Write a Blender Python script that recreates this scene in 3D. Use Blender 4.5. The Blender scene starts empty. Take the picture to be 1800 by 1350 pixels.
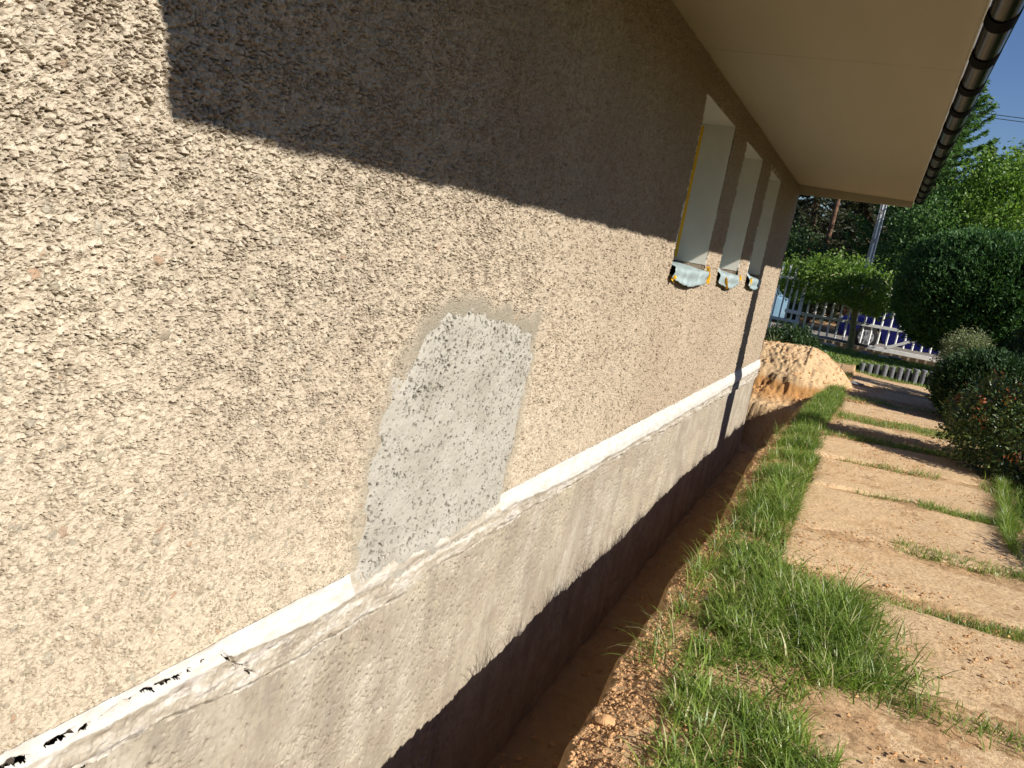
import bpy, math
import numpy as np
from mathutils import Matrix, Vector
rad = math.radians
scn = bpy.context.scene
COL = scn.collection
PI = math.pi

# ---------------------------------------------------------------- camera
cam_d = bpy.data.cameras.new('camera')
cam = bpy.data.objects.new('camera', cam_d); COL.objects.link(cam)
cam_d.sensor_width = 36; cam_d.lens = 27.0
cam_d.clip_start = 0.02; cam_d.clip_end = 2000
YAW, PIT, ROL = 0.41486973, 0.19171323, 0.17563898
f_ = Vector((-math.sin(YAW)*math.cos(PIT), math.cos(YAW)*math.cos(PIT), -math.sin(PIT)))
r_ = Vector((math.cos(YAW), math.sin(YAW), 0)); u_ = r_.cross(f_)
rr = r_*math.cos(ROL) + u_*math.sin(ROL)
uu = -r_*math.sin(ROL) + u_*math.cos(ROL)
M3 = Matrix((rr, uu, -f_)).transposed()
cam.matrix_world = Matrix.Translation((1.3, 0, 1.521)) @ M3.to_4x4()
scn.camera = cam
scn.render.resolution_x = 1024; scn.render.resolution_y = 768

# ---------------------------------------------------------------- world, sun, exposure
SUN = Vector((1.0, -0.32, 0.72)).normalized()
EL = math.asin(SUN.z)
w = bpy.data.worlds.new('World'); scn.world = w; w.use_nodes = True
nt = w.node_tree; nt.nodes.clear()
sky = nt.nodes.new('ShaderNodeTexSky'); sky.sky_type = 'NISHITA'; sky.sun_disc = False
sky.sun_elevation = EL; sky.sun_rotation = math.atan2(SUN.x, SUN.y)
sky.air_density = 1.2; sky.dust_density = 0.1; sky.ozone_density = 4.0
bg = nt.nodes.new('ShaderNodeBackground'); bg.inputs['Strength'].default_value = 0.05
wo = nt.nodes.new('ShaderNodeOutputWorld')
hs = nt.nodes.new('ShaderNodeHueSaturation'); hs.inputs['Hue'].default_value = .515; hs.inputs['Saturation'].default_value = 1.15; hs.inputs['Value'].default_value = 1.25
nt.links.new(sky.outputs[0], hs.inputs['Color']); nt.links.new(hs.outputs[0], bg.inputs['Color']); nt.links.new(bg.outputs[0], wo.inputs['Surface'])
sl = bpy.data.lights.new('sun', 'SUN'); sl.energy = 5.0; sl.angle = rad(0.55); sl.color = (1.0, 0.955, 0.88)
so = bpy.data.objects.new('sun', sl); COL.objects.link(so)
so.rotation_euler = SUN.to_track_quat('Z', 'Y').to_euler(); so.location = (30, -10, 25)
scn.view_settings.view_transform = 'Standard'; scn.view_settings.look = 'None'
scn.view_settings.exposure = 0.58; scn.view_settings.gamma = 1
scn.view_settings.use_curve_mapping = False

# ---------------------------------------------------------------- numpy noise
def h2(ix, iy, s):
    ix = ix.astype(np.int64); iy = iy.astype(np.int64)
    n = (ix*374761393 + iy*668265263 + s*974634777) & 0x7fffffff
    n = ((n ^ (n >> 13))*1274126177) & 0x7fffffff
    n = ((n ^ (n >> 16))*668265263) & 0x7fffffff
    return ((n ^ (n >> 15)) & 0xffffff)/float(0xffffff)
def vnoise(x, y, s=0):
    x0 = np.floor(x); y0 = np.floor(y); fx = x-x0; fy = y-y0
    fx = fx*fx*(3-2*fx); fy = fy*fy*(3-2*fy)
    a = h2(x0, y0, s); b = h2(x0+1, y0, s); c = h2(x0, y0+1, s); d = h2(x0+1, y0+1, s)
    return (a+(b-a)*fx)+((c+(d-c)*fx)-(a+(b-a)*fx))*fy
def fbm(x, y, s=0, o=4):
    t = 0; a = .5; n = 0
    for i in range(o):
        t = t + a*vnoise(x, y, s+i*17); n += a; a *= .5; x = x*2.03+5.1; y = y*2.03+1.7
    return t/n
def worley(x, y, s=0, k=1.0):
    x0 = np.floor(x); y0 = np.floor(y)
    d1 = np.full(x.shape, 9.); d2 = d1.copy(); ida = np.zeros(x.shape); idb = np.zeros(x.shape)
    for i in (-1, 0, 1):
        for j in (-1, 0, 1):
            cx = x0+i; cy = y0+j
            px = cx+.5+(h2(cx, cy, s)-.5)*k; py = cy+.5+(h2(cx, cy, s+1)-.5)*k
            d = np.sqrt((x-px)**2+(y-py)**2); m = d < d1
            d2 = np.where(m, d1, np.minimum(d2, d)); d1 = np.where(m, d, d1)
            ida = np.where(m, h2(cx, cy, s+2), ida); idb = np.where(m, h2(cx, cy, s+3), idb)
    return d1, d2, ida, idb
def facets(x, y, s=0, k=1.0):               # cells with a random tilt: distance to the cell edge, tilt term, ids
    x0 = np.floor(x); y0 = np.floor(y)
    d1 = np.full(x.shape, 9.); d2 = d1.copy(); ia = np.zeros(x.shape); ib = ia.copy(); dx = ia.copy(); dy = ia.copy()
    for i in (-1, 0, 1):
        for j in (-1, 0, 1):
            cx = x0+i; cy = y0+j
            px = x-(cx+.5+(h2(cx, cy, s)-.5)*k); py = y-(cy+.5+(h2(cx, cy, s+1)-.5)*k)
            d = np.sqrt(px*px+py*py); m = d < d1
            d2 = np.where(m, d1, np.minimum(d2, d)); d1 = np.where(m, d, d1)
            dx = np.where(m, px, dx); dy = np.where(m, py, dy)
            ia = np.where(m, h2(cx, cy, s+2), ia); ib = np.where(m, h2(cx, cy, s+3), ib)
    ang = ib*40.0
    return d1, d2-d1, dx*np.cos(ang)+dy*np.sin(ang), ia, ib
def sstep(a, b, x):
    t = np.clip((x-a)/(b-a), 0, 1); return t*t*(3-2*t)
def poly_sd(px, py, P):                     # signed distance, negative inside
    P = np.array(P, float); n = len(P)
    d = np.full(px.shape, 1e9); ins = np.zeros(px.shape, bool)
    for i in range(n):
        a = P[i]; b = P[(i+1) % n]; e = b-a
        t = np.clip(((px-a[0])*e[0]+(py-a[1])*e[1])/(e@e), 0, 1)
        d = np.minimum(d, np.hypot(px-a[0]-t*e[0], py-a[1]-t*e[1]))
        c = ((a[1] > py) != (b[1] > py))
        if abs(e[1]) > 1e-9:
            ins ^= c & (px < (e[0]*(py-a[1])/e[1]+a[0]))
    return np.where(ins, -d, d)
def line_d(px, py, P):
    d = np.full(px.shape, 1e9)
    for i in range(len(P)-1):
        a = np.array(P[i]); e = np.array(P[i+1])-a
        t = np.clip(((px-a[0])*e[0]+(py-a[1])*e[1])/(e@e), 0, 1)
        d = np.minimum(d, np.hypot(px-a[0]-t*e[0], py-a[1]-t*e[1]))
    return d

# ---------------------------------------------------------------- mesh helpers
def mesh_np(name, V, F, mat=None, attr=None, smooth=False, uv=None):
    V = np.ascontiguousarray(V, dtype=np.float32); F = np.ascontiguousarray(F, dtype=np.int32)
    me = bpy.data.meshes.new(name); k = F.shape[1]
    me.vertices.add(len(V)); me.vertices.foreach_set('co', V.ravel())
    me.loops.add(F.size); me.loops.foreach_set('vertex_index', F.ravel())
    me.polygons.add(len(F)); me.polygons.foreach_set('loop_start', np.arange(0, F.size, k, dtype=np.int32))
    me.polygons.foreach_set('loop_total', np.full(len(F), k, dtype=np.int32))
    me.polygons.foreach_set('use_smooth', np.full(len(F), smooth, dtype=bool))
    me.update(calc_edges=True)
    if attr is not None:
        for an, arr in attr.items():
            if arr.ndim == 2:
                a = me.attributes.new(an, 'FLOAT_COLOR', 'POINT'); a.data.foreach_set('color', arr.astype(np.float32).ravel())
            else:
                a = me.attributes.new(an, 'FLOAT', 'POINT'); a.data.foreach_set('value', arr.astype(np.float32).ravel())
    if mat: me.materials.append(mat)
    return me
def link(name, me, parent=None, label=None, cat=None, group=None, kind=None, loc=None, rz=None):
    o = bpy.data.objects.new(name, me); COL.objects.link(o)
    if parent is not None: o.parent = parent
    if loc is not None: o.location = loc
    if rz is not None: o.rotation_euler = (0, 0, rz)
    if label: o['label'] = label
    if cat: o['category'] = cat
    if group: o['group'] = group
    if kind: o['kind'] = kind
    return o
def grid_faces(nr, nc, keep=None):
    i = np.arange(nr-1)[:, None]*nc+np.arange(nc-1)[None, :]
    F = np.stack([i, i+1, i+nc+1, i+nc], -1)
    if keep is not None: F = F[keep]
    return F.reshape(-1, 4)
def compact(V, F, A):
    u, inv = np.unique(F, return_inverse=True)
    return V[u], inv.reshape(F.shape), {k: v[u] for k, v in A.items()}

class MB:                                   # simple multi-shape mesh builder
    def __init__(s): s.v = []; s.f = []
    def add(s, vs, fs):
        b = len(s.v); s.v += [tuple(p) for p in vs]; s.f += [tuple(b+i for i in f) for f in fs]; return s
    def box(s, x0, x1, y0, y1, z0, z1):
        return s.add([(x0,y0,z0),(x1,y0,z0),(x1,y1,z0),(x0,y1,z0),(x0,y0,z1),(x1,y0,z1),(x1,y1,z1),(x0,y1,z1)],
                     [(0,3,2,1),(4,5,6,7),(0,1,5,4),(1,2,6,5),(2,3,7,6),(3,0,4,7)])
    def tube(s, pts, rs, n=8, caps=True):
        pts = [Vector(p) for p in pts]
        if not hasattr(rs, '__len__'): rs = [rs]*len(pts)
        ring = []
        for i, p in enumerate(pts):
            t = (pts[min(i+1, len(pts)-1)]-pts[max(i-1, 0)]).normalized()
            a = t.cross(Vector((0, 0, 1)) if abs(t.z) < .9 else Vector((1, 0, 0))).normalized(); b = t.cross(a)
            ring.append([p+(a*math.cos(2*PI*k/n)+b*math.sin(2*PI*k/n))*rs[i] for k in range(n)])
        vs = [q for r in ring for q in r]; fs = []
        for i in range(len(pts)-1):
            for k in range(n):
                fs.append((i*n+k, i*n+(k+1) % n, (i+1)*n+(k+1) % n, (i+1)*n+k))
        if caps: fs += [tuple(range(n))[::-1], tuple((len(pts)-1)*n+k for k in range(n))]
        return s.add(vs, fs)
    def bar(s, a, b, w, h):                 # rectangular bar from a to b, w sideways, h upwards
        a = Vector(a); b = Vector(b); t = (b-a).normalized()
        up = Vector((0, 0, 1)) if abs(t.z) < .9 else Vector((0, 1, 0))
        sx = t.cross(up).normalized()*w/2; sz = sx.cross(t).normalized()*h/2
        return s.add([a-sx-sz, a+sx-sz, a+sx+sz, a-sx+sz, b-sx-sz, b+sx-sz, b+sx+sz, b-sx+sz],
                     [(0,1,2,3),(7,6,5,4),(0,4,5,1),(1,5,6,2),(2,6,7,3),(3,7,4,0)])
    def prism(s, prof, axis, a0, a1):       # profile of 2-D points extruded along an axis
        n = len(prof); vs = []
        for a in (a0, a1):
            for p, q in prof:
                vs.append((a, p, q) if axis == 'x' else (p, a, q) if axis == 'y' else (p, q, a))
        return s.add(vs, [tuple(range(n))[::-1], tuple(range(n, 2*n))]+[(i, (i+1) % n, n+(i+1) % n, n+i) for i in range(n)])
    def mesh(s, name, mat, bevel=0, smooth=False):
        me = bpy.data.meshes.new(name); me.from_pydata(s.v, [], s.f); me.update()
        import bmesh
        bm = bmesh.new(); bm.from_mesh(me)
        bmesh.ops.recalc_face_normals(bm, faces=bm.faces)
        if bevel:
            bmesh.ops.bevel(bm, geom=[e for e in bm.edges if e.is_manifold and e.calc_face_angle(0) > .6], offset=bevel, segments=2, affect='EDGES', clamp_overlap=True)
        bm.to_mesh(me); bm.free()
        if mat: me.materials.append(mat)
        if smooth:
            me.polygons.foreach_set('use_smooth', [True]*len(me.polygons))
            me.set_sharp_from_angle(angle=rad(38))
        return me
    def obj(s, name, mat, parent=None, bevel=0, smooth=False, **kw):
        return link(name, s.mesh(name, mat, bevel, smooth), parent, **kw)

# ---------------------------------------------------------------- materials
class NM:
    def __init__(s, name, rough=.8, spec=.3, metal=0):
        s.m = bpy.data.materials.new(name); s.m.use_nodes = True; s.t = s.m.node_tree
        s.b = s.t.nodes['Principled BSDF']; s.b.inputs['Roughness'].default_value = rough
        s.b.inputs['Specular IOR Level'].default_value = spec; s.b.inputs['Metallic'].default_value = metal
    def n(s, ty, **kw):
        nd = s.t.nodes.new(ty)
        for k, v in kw.items():
            if k in nd.bl_rna.properties: setattr(nd, k, v)
        return nd
    def l(s, a, b): s.t.links.new(a, b)
    def coord(s):
        if not hasattr(s, '_c'): s._c = s.n('ShaderNodeTexCoord').outputs['Object']
        return s._c
    def mapped(s, sc):
        mp = s.n('ShaderNodeMapping'); mp.inputs['Scale'].default_value = sc; s.l(s.coord(), mp.inputs[0]); return mp.outputs[0]
    def noise(s, scale, detail=4, rough=.55, vec=None, dist=0):
        n = s.n('ShaderNodeTexNoise'); n.inputs['Scale'].default_value = scale; n.inputs['Detail'].default_value = detail
        n.inputs['Roughness'].default_value = rough; n.inputs['Distortion'].default_value = dist
        s.l(vec or s.coord(), n.inputs['Vector']); return n.outputs['Fac']
    def ramp(s, fac, stops):
        r = s.n('ShaderNodeValToRGB'); e = r.color_ramp.elements
        while len(e) < len(stops): e.new(.5)
        for i, (p, c) in enumerate(stops):
            e[i].position = p; e[i].color = (*c, 1) if hasattr(c, '__len__') else (c, c, c, 1)
        s.l(fac, r.inputs[0]); return r.outputs[0]
    def mix(s, fac, a, b, mode='MIX'):
        m = s.n('ShaderNodeMix', data_type='RGBA', blend_type=mode)
        for sock, v in ((m.inputs[0], fac), (m.inputs[6], a), (m.inputs[7], b)):
            if isinstance(v, (int, float)): sock.default_value = v
            elif isinstance(v, tuple): sock.default_value = (*v, 1)
            else: s.l(v, sock)
        return m.outputs[2]
    def math(s, op, a, b=0.):
        m = s.n('ShaderNodeMath', operation=op)
        for sock, v in zip(m.inputs, (a, b)):
            if isinstance(v, (int, float)): sock.default_value = v
            else: s.l(v, sock)
        return m.outputs[0]
    def attr(s, name): return s.n('ShaderNodeAttribute', attribute_name=name)
    def col(s, c):
        if isinstance(c, tuple): s.b.inputs['Base Color'].default_value = (*c, 1)
        else: s.l(c, s.b.inputs['Base Color'])
        return s
    def bump(s, h, dist=.01, strength=1.):
        b = s.n('ShaderNodeBump'); b.inputs['Distance'].default_value = dist; b.inputs['Strength'].default_value = strength
        s.l(h, b.inputs['Height']); s.l(b.outputs[0], s.b.inputs['Normal']); return s

def simple(name, c, rough=.7, spec=.3, metal=0, var=.15, scale=6, bump=0, bscale=60):
    m = NM(name, rough, spec, metal)
    f = m.noise(scale, 5)
    m.col(m.mix(m.ramp(f, [(.3, 0), (.7, 1)]), tuple(v*(1-var) for v in c), tuple(min(1, v*(1+var)) for v in c)))
    if bump: m.bump(m.noise(bscale, 4), bump)
    return m.m
def leaf_mat(name, c1, c2, trans=.35, rough=.5, spec=.35, c3=None):
    m = NM(name, rough, spec); a = m.attr('rnd')
    st = [(0, c1), (1, c2)] if c3 is None else [(0, c1), (.8, c2), (1, c3)]
    c = m.ramp(a.outputs['Fac'], st); m.col(c)
    tr = m.n('ShaderNodeBsdfTranslucent'); mx = m.n('ShaderNodeMixShader'); mx.inputs[0].default_value = trans
    m.l(m.mix(1.0, c, (1.0, 1.15, .55), 'MULTIPLY'), tr.inputs[0]); m.l(m.b.outputs[0], mx.inputs[1]); m.l(tr.outputs[0], mx.inputs[2])
    m.l(mx.outputs[0], m.t.nodes['Material Output'].inputs['Surface']); return m.m

# roughcast: attributes R = chip random, G = cement smear, B = pebble, A = height 0..1
def mk_roughcast():
    m = NM('roughcast_render', .92, .15); a = m.attr('chip'); sp = m.n('ShaderNodeSeparateColor'); m.l(a.outputs['Color'], sp.inputs[0])
    chip, cem, peb = sp.outputs[0], sp.outputs[1], sp.outputs[2]
    big = m.noise(.9, 4); fine = m.noise(160, 3)
    base = m.ramp(chip, [(0, (.10, .082, .06)), (.20, (.25, .208, .155)), (.40, (.40, .34, .255)), (.62, (.495, .427, .325)), (1, (.62, .55, .435))])
    base = m.mix(m.ramp(big, [(.35, 0), (.65, 1)]), base, m.mix(.45, base, (.36, .295, .225)))
    # cleaner, creamier render low on the near end of the wall
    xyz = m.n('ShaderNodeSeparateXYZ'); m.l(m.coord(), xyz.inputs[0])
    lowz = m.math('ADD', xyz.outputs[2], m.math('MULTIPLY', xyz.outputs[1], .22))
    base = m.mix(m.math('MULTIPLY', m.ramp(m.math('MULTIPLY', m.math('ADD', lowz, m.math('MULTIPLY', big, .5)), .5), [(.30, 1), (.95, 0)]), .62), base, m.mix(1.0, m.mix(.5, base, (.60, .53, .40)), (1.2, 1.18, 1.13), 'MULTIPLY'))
    base = m.mix(m.ramp(m.math('MULTIPLY', xyz.outputs[1], .1), [(.16, 0), (.55, 1)]), base, m.mix(1.0, base, (.80, .745, .70), 'MULTIPLY'))      # the older, browner render towards the far corner
    base = m.mix(cem, base, m.mix(fine, (.22, .195, .145), (.31, .275, .215)))
    pc = m.ramp(m.math('FRACT', m.math('MULTIPLY', peb, 7.3)), [(0, (.19, .155, .11)), (.3, (.26, .235, .165)), (.5, (.30, .21, .13)), (.56, (.33, .17, .09)), (.62, (.25, .225, .18)), (1, (.35, .32, .25))])
    base = m.mix(m.ramp(peb, [(.02, 0), (.05, .72)]), base, pc)
    base = m.mix(m.ramp(m.noise(70, 4), [(.45, 0), (.75, .5)]), base, (.25, .19, .14))
    m.col(base); m.bump(m.mix(.5, fine, m.noise(420, 2)), .004, .8); return m.m
M = {}
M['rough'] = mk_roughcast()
def mk_patch():
    m = NM('grey_cement', .9, .2); f = m.noise(5, 5); g = m.noise(60, 4)
    c = m.ramp(f, [(.3, (.30, .275, .225)), (.5, (.38, .355, .30)), (.75, (.44, .415, .36))])
    c = m.mix(m.ramp(g, [(.4, 0), (.8, .5)]), c, (.36, .33, .28))
    c = m.mix(m.math('MULTIPLY', m.attr('pore').outputs['Fac'], .85), c, (.09, .08, .065))
    m.col(c); m.bump(m.noise(220, 3), .003, .8); return m.m
M['patch'] = mk_patch()
def mk_band():
    m = NM('painted_plinth', .75, .3); a = m.attr('paint').outputs['Fac']
    f = m.noise(9, 6, .6, m.mapped((1, .5, 3))); g = m.noise(40, 5, .6)
    dirt = m.ramp(f, [(.28, (.19, .15, .115)), (.40, (.32, .27, .205)), (.50, (.39, .34, .265)), (.60, (.52, .48, .42)), (.68, (.27, .22, .18))])
    dirt = m.mix(m.ramp(g, [(.55, 0), (.7, .6)]), dirt, (.56, .52, .46))
    dirt = m.mix(m.ramp(m.noise(14, 5), [(.62, 0), (.7, .7)]), dirt, (.24, .21, .19))
    wh = m.mix(m.ramp(m.noise(22, 6, .65, m.mapped((1, .6, 2))), [(.40, 0), (.66, .85)]), (.60, .575, .53), (.44, .39, .33))
    m.col(m.mix(m.ramp(m.math('ADD', a, m.math('MULTIPLY', m.math('SUBTRACT', g, .5), .7)), [(.42, 0), (.58, 1)]), dirt, wh))
    m.bump(m.mix(.5, g, m.noise(150, 3)), .003, .6); return m.m
M['band'] = mk_band()
def mk_found():
    m = NM('old_concrete', .9, .2)
    s_ = m.noise(4, 7, .62, m.mapped((1, 1.1, .7))); g = m.noise(45, 5, .65); k = m.noise(1.2, 3)
    c = m.ramp(s_, [(.28, (.215, .18, .135)), (.42, (.315, .27, .205)), (.56, (.39, .345, .272)), (.74, (.50, .45, .375))])
    c = m.mix(m.ramp(k, [(.38, 0), (.62, .55)]), c, (.40, .335, .235))
    c = m.mix(m.ramp(g, [(.50, 0), (.72, .65)]), c, (.20, .165, .13))
    c = m.mix(m.ramp(m.noise(2.2, 7, .7, m.mapped((1, 2.2, .5))), [(.50, 0), (.62, .6)]), c, (.235, .20, .16))
    c = m.mix(m.ramp(m.noise(17, 6, .7, m.mapped((1, 1, .6))), [(.62, 0), (.72, .55)]), c, (.56, .51, .43))
    c = m.mix(m.ramp(m.noise(3.2, 6, .65, m.mapped((1, .7, 1.6))), [(.48, 0), (.6, .55)]), c, (.27, .215, .165))
    c = m.mix(m.math('MULTIPLY', m.attr('pore').outputs['Fac'], .8), c, (.10, .08, .06))
    m.col(c); m.bump(m.mix(.5, g, m.noise(170, 4)), .003, .7); return m.m
M['found'] = mk_found()
M['plaster'] = simple('white_reveal_plaster', (.66, .63, .55), .85, .2, var=.05, bump=.001, bscale=120)
def mk_soffit():
    m = NM('cream_soffit', .75, .3); 
    f = m.noise(3, 4, .5, m.mapped((2, .4, 1)))
    m.col(m.mix(f, (.40, .355, .262), (.455, .405, .30))); m.bump(m.noise(250, 2), .0008, .4); return m.m
M['soffit'] = mk_soffit()
M['gutter'] = simple('black_gutter_plastic', (.005, .005, .005), .26, .3, var=.1)
M['bracket'] = simple('bracket_and_dark_reflection', (.004, .004, .004), .7, .04, var=.1)
M['whitepaint'] = simple('white_paint', (.78, .78, .76), .5, .4, var=.06)
M['fencepaint'] = simple('weathered_white_paint', (.70, .70, .68), .6, .3, var=.12, scale=18)
M['glass'] = simple('dark_window_glass', (.03, .035, .04), .08, .6)
M['film'] = simple('grey_blue_plastic_film', (.31, .375, .375), .45, .4, var=.12, scale=12, bump=.004, bscale=30)
M['tape'] = simple('yellow_masking_tape', (.80, .46, .02), .6, .3, var=.05)
M['mortar'] = simple('brown_broken_mortar', (.33, .25, .18), .95, .1, var=.3, scale=30, bump=.006, bscale=80)
M['gap'] = simple('gap_shade', (.075, .06, .047), .9, .1)  # dark colour put in for the shade inside open gaps
M['rooftile'] = simple('dark_roof_sheet', (.06, .045, .04), .5, .4)
M['bark'] = simple('brown_bark', (.11, .075, .05), .95, .1, var=.4, scale=14, bump=.02, bscale=25)
M['mossbark'] = simple('mossy_bark', (.26, .25, .12), .95, .1, var=.35, scale=25, bump=.008, bscale=50)
M['redbark'] = simple('reddish_pine_bark', (.13, .075, .05), .95, .1, var=.5, scale=10, bump=.02, bscale=18)
M['conc'] = simple('grey_concrete', (.25, .245, .235), .9, .2, var=.2, scale=8, bump=.003)
M['darkconc'] = simple('dark_palisade_concrete', (.16, .16, .165), .85, .25, var=.3, scale=20, bump=.003)
M['stone'] = simple('pale_stone', (.62, .58, .52), .9, .2, var=.2, scale=15, bump=.006)
M['asphalt'] = simple('pale_road', (.22, .195, .17), .95, .1, var=.15, scale=3, bump=.003, bscale=120)
M['footing'] = simple('tan_footing', (.30, .25, .18), .9, .15, var=.25, scale=6, bump=.004)
M['carblue'] = simple('dark_blue_car_paint', (.008, .009, .085), .22, .5, var=.03)
M['carlight'] = simple('pale_blue_car_paint', (.22, .36, .46), .25, .6, var=.03)
M['rubber'] = simple('black_rubber', (.015, .015, .015), .8, .2)
M['hub'] = simple('grey_hubcap', (.42, .42, .43), .35, .5, metal=.3, var=.05)
M['wire'] = simple('black_cable', (.02, .02, .02), .6)

def soil_mat(name, stops, wet=None):
    m = NM(name, .97, .08); f = m.noise(3.5, 6, .6); g = m.noise(45, 6, .65)
    c = m.ramp(f, stops)
    c = m.mix(m.ramp(g, [(.40, .55), (.55, 0)]), c, tuple(v*.55 for v in stops[0][1]))
    c = m.mix(m.ramp(m.noise(110, 3), [(.58, 0), (.75, .5)]), c, tuple(min(1, v*1.25) for v in stops[-1][1]))
    m.col(c); m.bump(m.mix(.4, g, m.noise(160, 4, .7)), .012, 1.0); return m
def mk_ground():
    m = soil_mat('sandy_soil', [(.25, (.36, .21, .105)), (.45, (.47, .30, .16)), (.6, (.53, .36, .20)), (.8, (.42, .245, .12))])
    base = m.b.inputs['Base Color'].links[0].from_socket
    g = m.attr('lawn').outputs['Fac']
    grass = m.mix(m.noise(30, 5), (.035, .06, .012), (.08, .11, .03))
    m.col(m.mix(m.ramp(g, [(.3, 0), (.7, 1)]), base, grass))
    base2 = m.b.inputs['Base Color'].links[0].from_socket
    dk = m.attr('deep').outputs['Fac']                     # separate subsoil tone down in the trench
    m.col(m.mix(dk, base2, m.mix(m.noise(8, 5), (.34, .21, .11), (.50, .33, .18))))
    return m.m
M['ground'] = mk_ground()
M['sandslab'] = soil_mat('sand_covered_slab', [(.2, (.47, .29, .15)), (.42, (.60, .415, .235)), (.6, (.66, .475, .285)), (.8, (.54, .34, .175))]).m
M['slabedge'] = simple('worn_slab_concrete', (.36, .32, .27), .9, .15, var=.2, scale=20, bump=.003)
M['crumb'] = simple('soil_crumbs', (.50, .29, .14), .97, .08, var=.35, scale=40, bump=.004, bscale=150)
def mk_heap():
    m = NM('ochre_sand', .97, .06); f = m.noise(2.5, 6, .6); g = m.noise(30, 6, .65)
    xyz = m.n('ShaderNodeSeparateXYZ'); m.l(m.coord(), xyz.inputs[0])
    c = m.ramp(f, [(.25, (.46, .30, .155)), (.5, (.58, .41, .235)), (.75, (.52, .355, .19))])
    lay = m.math('ADD', xyz.outputs[2], m.math('MULTIPLY', m.noise(4, 4), .12))
    c = m.mix(m.ramp(m.math('ADD', lay, .9), [(.62, 0), (.78, .85), (.93, .85), (1, 0)]), c, m.mix(g, (.36, .155, .05), (.52, .27, .09)))
    c = m.mix(m.ramp(g, [(.35, .6), (.5, 0)]), c, (.34, .18, .07))
    m.col(c); m.bump(m.mix(.5, g, m.noise(120, 4)), .015, 1.); return m.m
M['heap'] = mk_heap()
M['grass'] = leaf_mat('grass_blades', (.07, .13, .02), (.29, .39, .075), .42, .4, .45, (.55, .49, .27))
M['weep'] = leaf_mat('weeping_tree_leaf', (.07, .135, .022), (.25, .36, .075), .45)
M['thuja'] = leaf_mat('thuja_scale_leaf', (.03, .08, .024), (.10, .19, .055), .25, .6, .25)
M['darkthuja'] = leaf_mat('dark_yew_leaf', (.018, .045, .016), (.05, .10, .03), .18, .6, .25)
M['pale'] = leaf_mat('variegated_leaf', (.10, .14, .05), (.34, .34, .20), .3)
M['rhodo'] = leaf_mat('azalea_leaf', (.03, .06, .02), (.14, .19, .055), .25, .3, .6, (.22, .09, .04))
M['larch'] = leaf_mat('larch_needles', (.06, .13, .04), (.17, .28, .09), .4)
M['spruce'] = leaf_mat('dark_conifer_needles', (.022, .032, .014), (.06, .068, .03), .15)
M['decid'] = leaf_mat('bright_leaf', (.08, .15, .025), (.23, .35, .065), .4)
M['bushy'] = leaf_mat('small_bush_leaf', (.02, .05, .015), (.06, .11, .03), .25)
# ---- house
# ================================================================ HOUSE
house = link('house', None, label='beige roughcast house with three taped-up windows and deep cream eaves beside the trench', cat='house', loc=(0, 0, 0))
WY0, WY1, WZ0, WZ1 = .5, 11.55, .36, 2.83
WIN = [(5.24, 6.38), (6.96, 7.99), (8.63, 9.53)]
WZB, WZT = 1.43, 2.626
PATCH = [(2.12,1.10),(2.19,1.165),(2.30,1.21),(2.44,1.228),(2.582,1.195),(2.869,1.17),(3.084,1.146),(3.089,.92),(3.10,.6),(3.081,.391),(3.006,.30),(2.471,.285),(1.955,.285),(1.968,.375),(1.964,.575),(1.961,.748),(2.015,.909),(2.075,1.053)]
HOLES = [[(5.44,1.46),(5.47,1.415),(5.62,1.385),(5.85,1.362),(6.1,1.378),(6.34,1.41),(6.40,1.46)],
         [(7.02,1.46),(7.06,1.40),(7.25,1.36),(7.60,1.325),(7.85,1.36),(8.05,1.40),(8.02,1.46)],
         [(8.68,1.46),(8.82,1.42),(9.15,1.352),(9.30,1.37),(9.45,1.43),(9.48,1.46)]]
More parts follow.
